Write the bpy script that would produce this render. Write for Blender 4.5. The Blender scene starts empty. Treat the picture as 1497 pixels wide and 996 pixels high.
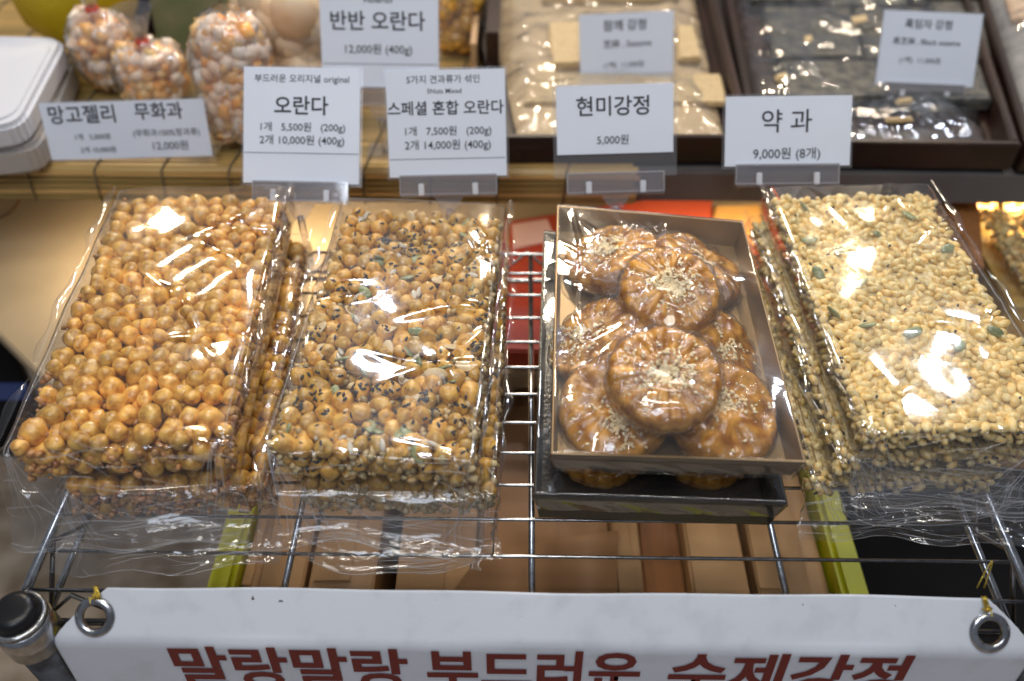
import bpy, bmesh, math, random
import numpy as np
from mathutils import Vector, Matrix, Euler, noise

SC = bpy.context.scene
COL = SC.collection
rnd = random.Random(7)
R = math.radians

# ------------------------------------------------------------------ camera
F, PITCH, YAW = 1280.0, R(45.4), R(0.75)
CAMZ = 0.45
cam_d = bpy.data.cameras.new('camera')
cam = bpy.data.objects.new('camera', cam_d)
COL.objects.link(cam)
cam.location = (0, 0, CAMZ)
cam.rotation_euler = (math.pi/2 - PITCH, 0, YAW)
cam_d.sensor_width = 36
cam_d.lens = F/1497*36
cam_d.clip_start = 0.02
cam_d.clip_end = 60
cam_d.dof.use_dof = True
cam_d.dof.focus_distance = 0.545
cam_d.dof.aperture_fstop = (F/1497*0.036)/0.0087
SC.camera = cam

# ------------------------------------------------------------------ light
w = bpy.data.worlds.new('World'); SC.world = w; w.use_nodes = True
bg = w.node_tree.nodes['Background']
bg.inputs[0].default_value = (0.80, 0.86, 1.0, 1)
bg.inputs[1].default_value = 0.19

def area(name, loc, target, size, power, color, shape='DISK', sy=None):
    d = bpy.data.lights.new(name, 'AREA'); d.shape = shape; d.size = size
    if sy: d.size_y = sy
    d.energy = power; d.color = color
    o = bpy.data.objects.new(name, d); COL.objects.link(o); o.location = loc
    o.rotation_euler = (Vector(target)-Vector(loc)).to_track_quat('-Z', 'Y').to_euler()
    return o
area('market_lamp', (-.34, 1.50, 1.28), (0, .4, 0), .12, 6, (.74, .83, 1.0))
area('market_lamp', (1.02, 1.46, 1.25), (0, .4, 0), .075, 4, (.74, .83, 1.0))
area('market_lamp', (.02, 2.0, 1.35), (0, .6, 0), .16, 13, (1.0, .84, .62))
area('market_lamp', (.95, 2.1, 1.35), (0, .6, 0), .11, 8, (1.0, .84, .62))
area('market_lamp', (-.95, 1.9, 1.35), (0, .6, 0), .11, 8, (1.0, .84, .62))
area('market_lamp', (.25, .9, 1.7), (0, .5, 0), .5, 5, (1.0, .95, .86))
area('added_tube', (-.1, .15, 1.45), (-.1, .35, 0), 1.3, 7.5, (1.0, .94, .82), 'RECTANGLE', .035)  # tube lights added overhead to draw streak highlights in the film creases
area('added_tube', (.1, -.35, 1.55), (.1, .3, 0), 1.3, 4.0, (.94, .96, 1.0), 'RECTANGLE', .035)  # second added tube, for the same streaks
area('market_lamp', (-.3, -.9, 1.9), (0, .5, 0), .6, 8.5, (.80, .88, 1.0))

SC.view_settings.view_transform = 'Standard'
SC.view_settings.look = 'None'
SC.view_settings.exposure = -0.08
SC.view_settings.gamma = 1
SC.render.engine = 'CYCLES'
SC.cycles.max_bounces = 10
SC.cycles.transparent_max_bounces = 28
SC.cycles.transmission_bounces = 6
SC.cycles.glossy_bounces = 4
SC.cycles.diffuse_bounces = 3
SC.cycles.caustics_reflective = False
SC.cycles.caustics_refractive = False
SC.cycles.sample_clamp_indirect = 4
SC.cycles.use_denoising = True

# ------------------------------------------------------------------ photo pixel -> place
_fw = Vector((-math.sin(YAW)*math.cos(PITCH), math.cos(YAW)*math.cos(PITCH), -math.sin(PITCH)))
_rt = Vector((math.cos(YAW), math.sin(YAW), 0))
_up = _rt.cross(_fw)
CAM = Vector((0, 0, CAMZ))
def _ray(u, v): return _fw + _rt*((u-748.5)/F) - _up*((v-498)/F)
def PZ(u, v, z=0.0):
    d = _ray(u, v); return CAM + d*((z-CAMZ)/d.z)
def PY(u, v, y):
    d = _ray(u, v); return CAM + d*(y/d.y)
def PD(u, v, depth): return CAM + _ray(u, v)*depth

# ------------------------------------------------------------------ materials
def mat(name, col, rough=.5, metal=0, col2=None, scale=20, bump=0, bscale=60, coat=0, trans=0, ior=1.45,
        emis=None, es=0, sss=0, detail=4, contrast=(.35, .65), island=0, spec=.5, coord='Object', sssr=(.006, .003, .001), bdist=.001, stretch=None):
    m = bpy.data.materials.new(name); m.use_nodes = True
    nt = m.node_tree; n = nt.nodes; l = nt.links
    b = n['Principled BSDF']
    b.inputs['Base Color'].default_value = (*col, 1)
    b.inputs['Roughness'].default_value = rough
    b.inputs['Metallic'].default_value = metal
    b.inputs['Coat Weight'].default_value = coat
    b.inputs['Coat Roughness'].default_value = .06
    b.inputs['Transmission Weight'].default_value = trans
    b.inputs['IOR'].default_value = ior
    b.inputs['Specular IOR Level'].default_value = spec
    if sss:
        b.inputs['Subsurface Weight'].default_value = sss
        b.inputs['Subsurface Radius'].default_value = (1, .5, .2)
        b.inputs['Subsurface Scale'].default_value = sssr[0]
    if emis:
        b.inputs['Emission Color'].default_value = (*emis, 1); b.inputs['Emission Strength'].default_value = es
    tc = n.new('ShaderNodeTexCoord')
    src = tc.outputs[coord]
    if coord == 'World':
        pass
    if stretch:
        mp = n.new('ShaderNodeMapping'); mp.inputs['Scale'].default_value = stretch
        l.new(src, mp.inputs[0]); src = mp.outputs[0]
    if col2:
        no = n.new('ShaderNodeTexNoise'); no.inputs['Scale'].default_value = scale; no.inputs['Detail'].default_value = detail
        l.new(src, no.inputs['Vector'])
        cr = n.new('ShaderNodeValToRGB')
        cr.color_ramp.elements[0].position = contrast[0]; cr.color_ramp.elements[0].color = (*col, 1)
        cr.color_ramp.elements[1].position = contrast[1]; cr.color_ramp.elements[1].color = (*col2, 1)
        l.new(no.outputs['Fac'], cr.inputs[0])
        out = cr.outputs[0]
        if island:
            g = n.new('ShaderNodeNewGeometry'); oi = n.new('ShaderNodeObjectInfo')
            ad = n.new('ShaderNodeMath'); ad.operation = 'ADD'
            l.new(g.outputs['Random Per Island'], ad.inputs[0]); l.new(oi.outputs['Random'], ad.inputs[1])
            fr = n.new('ShaderNodeMath'); fr.operation = 'FRACT'; l.new(ad.outputs[0], fr.inputs[0])
            mr = n.new('ShaderNodeMapRange'); mr.inputs['To Min'].default_value = 1-island; mr.inputs['To Max'].default_value = 1+island
            l.new(fr.outputs[0], mr.inputs['Value'])
            hs = n.new('ShaderNodeHueSaturation'); l.new(out, hs.inputs['Color']); l.new(mr.outputs[0], hs.inputs['Value'])
            mr2 = n.new('ShaderNodeMapRange'); mr2.inputs['To Min'].default_value = .5+island*.018; mr2.inputs['To Max'].default_value = .5-island*.018
            l.new(fr.outputs[0], mr2.inputs['Value']); l.new(mr2.outputs[0], hs.inputs['Hue'])
            out = hs.outputs[0]
        l.new(out, b.inputs['Base Color'])
    if bump:
        nb = n.new('ShaderNodeTexNoise'); nb.inputs['Scale'].default_value = bscale; nb.inputs['Detail'].default_value = 5
        l.new(src, nb.inputs['Vector'])
        bp = n.new('ShaderNodeBump'); bp.inputs['Strength'].default_value = bump; bp.inputs['Distance'].default_value = bdist
        l.new(nb.outputs['Fac'], bp.inputs['Height']); l.new(bp.outputs[0], b.inputs['Normal'])
        if coat: l.new(bp.outputs[0], b.inputs['Coat Normal'])
    return m

def film_mat(name, tint=(.985, .985, .99), gain=1.9, rough=.035, bump=.35, bscale=90, haze=.015, bdist=.002, stretch=(1, 1, 1), dark=0.0):
    m = bpy.data.materials.new(name); m.use_nodes = True
    nt = m.node_tree; n = nt.nodes; l = nt.links
    for x in list(n): n.remove(x)
    out = n.new('ShaderNodeOutputMaterial')
    tr = n.new('ShaderNodeBsdfTransparent'); tr.inputs[0].default_value = (*tint, 1)
    gl = n.new('ShaderNodeBsdfGlossy'); gl.inputs['Roughness'].default_value = rough
    df = n.new('ShaderNodeBsdfDiffuse'); df.inputs[0].default_value = (.85, .87, .92, 1)
    mu = n.new('ShaderNodeMath'); mu.operation = 'MULTIPLY'; mu.inputs[1].default_value = gain; mu.use_clamp = True
    tc = n.new('ShaderNodeTexCoord'); mp = n.new('ShaderNodeMapping'); mp.inputs['Scale'].default_value = stretch
    l.new(tc.outputs['Object'], mp.inputs[0])
    no = n.new('ShaderNodeTexNoise'); no.inputs['Scale'].default_value = bscale; no.inputs['Detail'].default_value = 3
    no.inputs['Distortion'].default_value = .6
    l.new(mp.outputs[0], no.inputs['Vector'])
    bp = n.new('ShaderNodeBump'); bp.inputs['Strength'].default_value = bump; bp.inputs['Distance'].default_value = bdist
    l.new(no.outputs['Fac'], bp.inputs['Height'])
    l.new(bp.outputs[0], gl.inputs['Normal'])
    # Schlick reflectance of a thin film, the same from either side
    ge = n.new('ShaderNodeNewGeometry'); dt = n.new('ShaderNodeVectorMath'); dt.operation = 'DOT_PRODUCT'
    l.new(ge.outputs['Incoming'], dt.inputs[0]); l.new(bp.outputs[0], dt.inputs[1])
    def mth(op, a, b_):
        q = n.new('ShaderNodeMath'); q.operation = op
        for k, v in enumerate((a, b_)):
            if v is None: continue
            if isinstance(v, (int, float)): q.inputs[k].default_value = v
            else: l.new(v, q.inputs[k])
        return q.outputs[0]
    ab = mth('ABSOLUTE', dt.outputs['Value'], None)
    iv = mth('SUBTRACT', 1.0, ab); pw = mth('POWER', iv, 5.0)
    sch = mth('ADD', mth('MULTIPLY', pw, .96), .04)
    l.new(sch, mu.inputs[0])
    mx0 = n.new('ShaderNodeMixShader'); mx0.inputs[0].default_value = haze
    l.new(tr.outputs[0], mx0.inputs[1]); l.new(df.outputs[0], mx0.inputs[2])
    mx = n.new('ShaderNodeMixShader'); l.new(mu.outputs[0], mx.inputs[0])
    g2 = n.new('ShaderNodeBsdfGlossy'); g2.inputs['Roughness'].default_value = .26; l.new(bp.outputs[0], g2.inputs['Normal'])
    mg = n.new('ShaderNodeMixShader'); mg.inputs[0].default_value = .13
    l.new(gl.outputs[0], mg.inputs[1]); l.new(g2.outputs[0], mg.inputs[2])
    l.new(mx0.outputs[0], mx.inputs[1]); l.new(mg.outputs[0], mx.inputs[2])
    l.new(mx.outputs[0], out.inputs[0])
    return m

M = {}
M['film'] = film_mat('cellophane', bump=.07, bscale=38, haze=.008, rough=.06, gain=2.0)
M['crease_glint'] = film_mat('film_crease_glint', gain=3.5, bump=.3, bscale=400, haze=.38, rough=.10)  # pale haze paints in the highlights of creases and hems
M['film_pouch'] = film_mat('pouch_film', gain=2.6, haze=.02, rough=.06, bump=.9, bscale=34, bdist=.006)
M['film_soft'] = film_mat('bag_film', gain=2.6, haze=.09, rough=.08, bump=.6, bscale=60)
M['film_shrink'] = film_mat('shrink_film', gain=1.9, bump=.9, bscale=150, haze=.005, bdist=.0022, rough=.05)
M['film_tray'] = film_mat('tray_film', gain=2.4, bump=.14, bscale=40, haze=.008, rough=.05)
M['acrylic'] = film_mat('clear_plastic', tint=(.95, .94, .95), gain=2.6, bump=.03, haze=.05, rough=.06)
M['holder_glint'] = film_mat('edge_glint', tint=(.98, .94, .94), gain=2.5, haze=.40, rough=.12, bump=.1)  # pale haze paints the glint along the clear plate edges
M['sleeve'] = film_mat('card_sleeve', tint=(.95, .96, .99), gain=.35, bump=.02, haze=.05, rough=.12)
M['caramel'] = mat('caramel_puff', (.44, .175, .010), .28, col2=(.90, .52, .10), scale=230, bump=.6, bscale=900, coat=1.0, island=.24, sss=.03, sssr=(.003,), bdist=.0005, contrast=(.30, .64))
M['caramel_dark'] = mat('caramel_syrup', (.16, .05, .012), .3, col2=(.36, .14, .013), scale=120, bump=.8, bscale=260, coat=.6, bdist=.0015)
M['crumb'] = mat('caramel_crumb', (.36, .13, .025), .35, col2=(.62, .33, .11), scale=160, bump=.6, bscale=500, coat=.6, island=.35, bdist=.0008)
M['nutpuff'] = mat('golden_puff', (.38, .17, .012), .34, col2=(.78, .46, .09), scale=230, bump=.6, bscale=900, coat=.8, island=.26, sss=.03, sssr=(.003,), bdist=.0005, contrast=(.30, .64))
M['nutcore'] = mat('nut_syrup', (.16, .09, .013), .4, col2=(.42, .29, .12), scale=140, bump=.8, bscale=260, coat=.4, bdist=.0015)
M['nutcrumb'] = mat('nut_crumb', (.42, .28, .11), .45, col2=(.72, .58, .32), scale=160, bump=.6, bscale=500, coat=.4, island=.4, bdist=.0008)
M['rice'] = mat('puffed_rice', (.76, .47, .11), .42, col2=(.92, .76, .38), scale=300, bump=.35, bscale=900, coat=.4, island=.22, sss=.08, sssr=(.003,), bdist=.0005, contrast=(.36, .64))
M['ricecore'] = mat('rice_syrup', (.55, .38, .13), .5, col2=(.86, .72, .42), scale=300, bump=1, bscale=300, coat=.2, bdist=.002)
M['black_seed'] = mat('black_sesame', (.02, .02, .025), .35, coat=.4)
M['white_seed'] = mat('white_sesame', (.92, .70, .36), .45, col2=(.96, .82, .55), scale=200, coat=.3, island=.15)
M['pumpkin'] = mat('pumpkin_seed', (.16, .20, .08), .4, col2=(.34, .36, .18), scale=260, coat=.5, island=.15)
M['sunflower'] = mat('sunflower_seed', (.52, .47, .38), .5, col2=(.66, .61, .50), scale=300, coat=.3, island=.15)
M['almond'] = mat('almond_slice', (.60, .44, .22), .5, col2=(.74, .58, .34), scale=200, coat=.3)
M['honey'] = mat('honey_dough', (.32, .105, .005), .20, col2=(.78, .38, .055), scale=130, bump=.6, bscale=260, coat=1.0, sss=.12, sssr=(.004,), bdist=.0012, contrast=(.34, .66))
M['foil_board'] = mat('foil_board', (.27, .18, .085), .34, metal=.5, col2=(.34, .235, .12), scale=14, bump=.12, bscale=900, bdist=.0003)
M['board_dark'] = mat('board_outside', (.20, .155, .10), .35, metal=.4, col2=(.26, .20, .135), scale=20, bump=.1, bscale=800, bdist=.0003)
M['board_black'] = mat('black_foil', (.018, .014, .011), .22, col2=(.035, .028, .02), scale=30, bump=.4, bscale=300, coat=.15, spec=.3)
M['steel'] = mat('chrome_wire', (.55, .56, .58), .22, metal=1, col2=(.34, .34, .35), scale=160, bump=.15, bscale=600, bdist=.0003)
M['steel_dark'] = mat('worn_chrome', (.26, .26, .27), .34, metal=1, col2=(.08, .07, .06), scale=60, bump=.3, bscale=400, bdist=.0005)
M['cap'] = mat('black_plastic', (.008, .008, .010), .32, bump=.05, bscale=400)
M['vinyl'] = mat('white_vinyl', (.66, .69, .76), .48, col2=(.54, .56, .61), scale=60, bump=.15, bscale=700, contrast=(.50, .9), bdist=.0005, detail=12)
M['blueband'] = mat('pale_blue_band', (.36, .46, .66), .5)
M['maroon'] = mat('maroon_print', (.15, .008, .008), .45)
M['brass'] = mat('gold_tie', (.75, .55, .10), .3, metal=1, bump=.5, bscale=900)
M['card'] = mat('white_card', (.72, .77, .88), .6, col2=(.69, .74, .85), scale=12)
M['ink'] = mat('black_ink', (.03, .03, .04), .6)
M['bamboo'] = mat('bamboo', (.26, .155, .04), .38, col2=(.58, .42, .17), scale=14, bump=.3, bscale=120, island=.42, stretch=(.25, 3, 3))
M['string'] = mat('mat_string', (.12, .10, .07), .9)
M['shelf_metal'] = mat('shelf_metal', (.15, .14, .14), .45, col2=(.11, .10, .10), scale=10)
M['tray_wood'] = mat('dark_tray', (.018, .008, .006), .32, col2=(.04, .018, .012), scale=10, coat=.1)
M['tan'] = mat('kraft_panel', (.50, .39, .25), .6, col2=(.36, .28, .18), scale=6, bump=.1, bscale=40)
M['kraft'] = mat('kraft_card', (.52, .33, .17), .6, col2=(.43, .26, .125), scale=14, bump=.15, bscale=50)
M['kraft2'] = mat('brown_card', (.34, .18, .08), .6, col2=(.27, .14, .06), scale=10, bump=.15, bscale=50)
M['kraft3'] = mat('rust_card', (.22, .085, .013), .6, col2=(.27, .11, .04), scale=10)
M['lime'] = mat('lime_plastic', (.50, .52, .013), .4)
M['red'] = mat('red_pack', (.44, .05, .025), .4, col2=(.50, .085, .04), scale=9, bump=.2, bscale=30)
M['orange'] = mat('amber_pack', (.70, .40, .12), .4, col2=(.62, .32, .09), scale=20)
M['pinklabel'] = mat('pink_label', (.85, .55, .50), .5)
M['floor'] = mat('granite_floor', (.34, .24, .15), .35, col2=(.70, .56, .42), scale=16, detail=10)
M['darkbox'] = mat('dark_fabric', (.008, .008, .009), .8, spec=.08)
M['blue'] = mat('blue_fabric', (.03, .05, .16), .7)
M['led'] = mat('led_diffuser', (1, .9, .7), .5, emis=(1, .72, .36), es=7)
M['whitepl'] = mat('white_plastic', (.66, .67, .72), .35, col2=(.60, .61, .66), scale=5)
M['greypl'] = mat('grey_plastic', (.40, .37, .35), .4)
M['jelly'] = mat('orange_jelly', (1.0, .36, .02), .3, col2=(1.0, .66, .30), scale=60, coat=.6, sss=.2, island=.25)
M['jelly_pale'] = mat('pale_jelly', (1.0, .62, .38), .3, col2=(1.0, .84, .72), scale=60, coat=.6, sss=.2, island=.15)
M['nut'] = mat('pale_nut', (.60, .40, .24), .5, col2=(.72, .56, .38), scale=30, island=.2)
M['yellowbag'] = mat('yellow_bag', (.62, .44, .013), .4, col2=(.50, .33, .006), scale=12, bump=.4, bscale=20, bdist=.01)
M['navy'] = mat('navy_bag', (.03, .02, .09), .4)
M['green'] = mat('green_leaf', (.10, .13, .05), .5, col2=(.22, .20, .12), scale=20)
M['figpink'] = mat('fig_pink', (.55, .20, .28), .5, col2=(.80, .74, .70), scale=30)
M['sesbar'] = mat('sesame_bar', (.48, .34, .17), .5, col2=(.58, .43, .23), scale=200, bump=.5, bscale=400)
M['blackbar'] = mat('black_sesame_bar', (.025, .027, .030), .5, col2=(.12, .11, .09), scale=100, bump=.5, bscale=300)
M['paper'] = mat('tray_paper', (.58, .43, .25), .6, col2=(.50, .36, .20), scale=22, bump=.1, bscale=14, bdist=.004)
M['greypaper'] = mat('grey_foil', (.40, .39, .38), .35, metal=.3, col2=(.30, .29, .29), scale=10)
M['yellowgrain'] = mat('yellow_puffs', (.75, .48, .10), .45, col2=(.85, .66, .28), scale=90, island=.25)
M['redtie'] = mat('red_tie', (.65, .06, .013), .4)
M['cable'] = mat('brown_cable', (.16, .06, .013), .5)

# ------------------------------------------------------------------ builders
def link(o, parent=None):
    COL.objects.link(o)
    if parent: o.parent = parent
    return o
def mesh_obj(name, verts, faces, m, parent=None, smooth=True, kind=None):
    me = bpy.data.meshes.new(name)
    me.from_pydata([tuple(v) for v in verts], [], faces)
    if m: me.materials.append(m)
    if smooth: me.polygons.foreach_set('use_smooth', [True]*len(me.polygons))
    me.update()
    o = bpy.data.objects.new(name, me); link(o, parent)
    if kind: o['kind'] = kind
    return o
def bm_obj(name, bm, m, parent=None, smooth=False, kind=None):
    me = bpy.data.meshes.new(name); bm.to_mesh(me); bm.free()
    if m: me.materials.append(m)
    if smooth: me.polygons.foreach_set('use_smooth', [True]*len(me.polygons))
    o = bpy.data.objects.new(name, me); link(o, parent)
    if kind: o['kind'] = kind
    return o
def tag(o, label, cat, group=None, kind=None):
    o['label'] = label
    if cat: o['category'] = cat
    if group: o['group'] = group
    if kind: o['kind'] = kind
    return o
def thing(name, label, cat, loc=(0, 0, 0), rot=(0, 0, 0), group=None):
    o = bpy.data.objects.new(name, None); o.empty_display_size = .01
    COL.objects.link(o); o.location = loc; o.rotation_euler = rot
    return tag(o, label, cat, group)
def box_bm(bm, c, s, rot=None, bev=0):
    r = bmesh.ops.create_cube(bm, size=1)
    vs = r['verts']
    bmesh.ops.scale(bm, vec=s, verts=vs)
    if bev:
        es = list({e for v in vs for e in v.link_edges})
        rb = bmesh.ops.bevel(bm, geom=es, offset=bev, segments=2, affect='EDGES')
        vs = [v for v in bm.verts if v in set(rb['verts']) or v in set(vs)] if False else list({v for f in rb['faces'] for v in f.verts} | {v for v in vs if v.is_valid})
    if rot is not None: bmesh.ops.rotate(bm, verts=vs, cent=(0, 0, 0), matrix=Euler(rot).to_matrix())
    bmesh.ops.translate(bm, verts=vs, vec=c)
def box(name, c, s, m, parent=None, rot=None, bev=0):
    bm = bmesh.new(); box_bm(bm, c, s, rot, bev); return bm_obj(name, bm, m, parent)
def tube_data(pts, r, seg=8, V=None, Fc=None, cap=True):
    pts = [Vector(p) for p in pts]
    V = [] if V is None else V; Fc = [] if Fc is None else Fc
    base0 = len(V); up = None
    for i, p in enumerate(pts):
        t = (pts[min(i+1, len(pts)-1)]-pts[max(i-1, 0)]).normalized()
        if up is None: up = t.orthogonal().normalized()
        up = (up - t*up.dot(t)).normalized(); s = t.cross(up)
        rr = r(i/(len(pts)-1)) if callable(r) else r
        for k in range(seg):
            a = 2*math.pi*k/seg
            V.append(p+up*(math.cos(a)*rr)+s*(math.sin(a)*rr))
    for i in range(len(pts)-1):
        for k in range(seg):
            a = base0+i*seg+k; b = base0+i*seg+(k+1) % seg
            Fc.append((a, b, b+seg, a+seg))
    if cap:
        Fc.append(tuple(base0+k for k in reversed(range(seg))))
        Fc.append(tuple(base0+(len(pts)-1)*seg+k for k in range(seg)))
    return V, Fc
def tube(name, pts, r, m, parent=None, seg=8):
    V, Fc = tube_data(pts, r, seg); return mesh_obj(name, V, Fc, m, parent)
def lathe(name, prof, m, parent=None, seg=40, mod=None):
    V = []; Fc = []
    for (r, z) in prof:
        for k in range(seg):
            a = 2*math.pi*k/seg
            V.append((r*math.cos(a), r*math.sin(a), z))
    for i in range(len(prof)-1):
        for k in range(seg):
            a = i*seg+k; b = i*seg+(k+1) % seg
            Fc.append((a, b, b+seg, a+seg))
    return mesh_obj(name, V, Fc, m, parent)
def prism(name, top, z0, z1, m, parent=None, bev=.002):
    """upright prism over an outline given as (x, y) points"""
    bm = bmesh.new()
    vs = [bm.verts.new((p[0], p[1], z0)) for p in top]
    f = bm.faces.new(vs)
    r = bmesh.ops.extrude_face_region(bm, geom=[f])
    bmesh.ops.translate(bm, verts=[v for v in r['geom'] if isinstance(v, bmesh.types.BMVert)], vec=(0, 0, z1-z0))
    bmesh.ops.recalc_face_normals(bm, faces=bm.faces)
    if bev: bmesh.ops.bevel(bm, geom=list(bm.edges), offset=bev, segments=2, affect='EDGES')
    return bm_obj(name, bm, m, parent)

# unit shapes as numpy arrays, to be joined or shared
def ico(sub):
    bm = bmesh.new(); bmesh.ops.create_icosphere(bm, subdivisions=sub, radius=1)
    V = np.array([v.co[:] for v in bm.verts]); Fc = np.array([[v.index for v in f.verts] for f in bm.faces]); bm.free()
    return V, Fc
ICO = {k: ico(k) for k in (1, 2, 3)}
def lumpy(sub, seed, amp=.10, freq=1.1, elong=1.15, dent=0.0):
    V, Fc = ICO[sub]; V = V.copy(); rs = random.Random(seed)
    off = Vector((rs.random()*50, rs.random()*50, rs.random()*50))
    d = Vector((rs.gauss(0, 1), rs.gauss(0, 1), rs.gauss(0, 1))).normalized()
    out = np.empty_like(V)
    for i, v in enumerate(V):
        p = Vector(v)
        s = 1+amp*noise.noise(p*freq+off)*1.6+amp*.25*noise.noise(p*4+off)
        if dent:
            q = max(0, p.dot(d)-.80)/.2; s -= dent*q*q
        out[i] = (p*s)[:]
    out[:, 0] *= elong; out[:, 1] *= rs.uniform(.92, 1.05)
    return out, Fc
def merged(name, items, m, parent=None, kind='stuff'):
    """items: (V, F, matrix) joined into one mesh"""
    vs = []; fs = []; off = 0
    for V, Fc, mx in items:
        A = np.array(mx)
        vs.append(V @ A[:3, :3].T + A[:3, 3]); fs.append(Fc+off); off += len(V)
    V = np.concatenate(vs); Fc = np.concatenate(fs)
    me = bpy.data.meshes.new(name)
    me.vertices.add(len(V)); me.vertices.foreach_set('co', V.ravel().astype('f'))
    k = Fc.shape[1]
    me.loops.add(len(Fc)*k); me.loops.foreach_set('vertex_index', Fc.ravel().astype('i'))
    me.polygons.add(len(Fc)); me.polygons.foreach_set('loop_start', np.arange(0, len(Fc)*k, k, dtype='i'))
    me.polygons.foreach_set('use_smooth', np.ones(len(Fc), dtype=bool))
    me.update(calc_edges=True); me.validate()
    if m: me.materials.append(m)
    o = bpy.data.objects.new(name, me); link(o, parent)
    if kind: o['kind'] = kind
    return o
def np_mesh(name, V, Fc, m):
    me = bpy.data.meshes.new(name); me.from_pydata(V.tolist(), [], Fc.tolist())
    me.polygons.foreach_set('use_smooth', [True]*len(me.polygons)); me.materials.append(m); me.update()
    return me
def TRS(p, rot, s):
    return Matrix.LocRotScale(Vector(p), rot if not isinstance(rot, (tuple, list)) else Euler(rot), Vector((s, s, s)) if isinstance(s, (int, float)) else Vector(s))
def rquat(r=rnd):
    return Euler((r.uniform(0, 6.28), r.uniform(0, 6.28), r.uniform(0, 6.28)))

def relax(n, w, l, t, rad, iters, seed, shell=None):
    g = np.random.default_rng(seed)
    P = (g.random((n, 3))-.5)*[w, l, t]
    if shell:
        inner = (np.abs(P[:, 0]) < w/2-shell) & (np.abs(P[:, 1]) < l/2-shell) & (P[:, 2] < t/2-shell)
        P = P[~inner]; n = len(P)
    r = rad*g.uniform(.74, 1.2, n)
    for it in range(iters):
        D = P[:, None, :].astype('f')-P[None, :, :].astype('f'); d = np.sqrt((D**2).sum(-1))+1e-9
        ov = (r[:, None]+r[None, :])*.97-d
        ov[ov < 0] = 0; np.fill_diagonal(ov, 0)
        P = P+(D*(ov/d*.32)[:, :, None]).sum(1)
        for a, s in ((0, w), (1, l), (2, t)):
            lim = s/2-r*.92
            P[:, a] = np.clip(P[:, a], -lim, lim)
    P += g.normal(0, rad*.10, P.shape)
    return P, r

# ------------------------------------------------------------------ film bag
def wave(x, y, z, s):
    """smooth wrinkle field from a few warped sines, arrays in metres"""
    g = np.random.default_rng(s); o = np.zeros_like(x)
    wx = x+.010*np.sin(y*70+g.random()*6)+.006*np.sin(z*190+2); wy = y+.012*np.sin(x*60+g.random()*6)
    for k in range(5):
        a = g.uniform(0, math.pi); f = g.uniform(90, 260)
        o += np.sin((wx*math.cos(a)+wy*math.sin(a)+z*.7)*f+g.random()*6)/(1+k*.3)
    return o/3
def facets(x, y, s, lo=60, hi=150, n=6):
    """crumpled film: a sum of triangle waves, flat facets meeting in straight creases"""
    g = np.random.default_rng(s); o = np.zeros_like(x)
    for k in range(n):
        a = g.uniform(0, math.pi); f = g.uniform(lo, hi)
        u = ((x+.004*np.sin(y*45+k))*math.cos(a)+y*math.sin(a))*f+g.random()
        o += np.abs((u-np.floor(u))*2-1)*60/f
    return o/n
def ridge(x, y, s, n=9, w=.0016, span=(.12, .24), fan=None):
    """a few sharp straight pinches"""
    g = np.random.default_rng(s); o = np.zeros_like(x)
    for k in range(n):
        if fan is not None:
            px, py = fan[k % len(fan)]; a = g.uniform(0, 2*math.pi)
        else:
            px = g.uniform(-span[0]/2, span[0]/2); py = g.uniform(-span[1]/2, span[1]/2); a = g.uniform(0, math.pi)
        ca, sa = math.cos(a), math.sin(a)
        u = (x-px)*ca+(y-py)*sa; v = -(x-px)*sa+(y-py)*ca+.004*np.sin(u*60+k)
        L = g.uniform(.02, .06); ww = w*g.uniform(.6, 1.8)
        env = np.clip(1-np.abs(u)/L, 0, 1)
        o += env*np.exp(-(v/ww)**2)*g.uniform(.5, 1)
    return o
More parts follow.
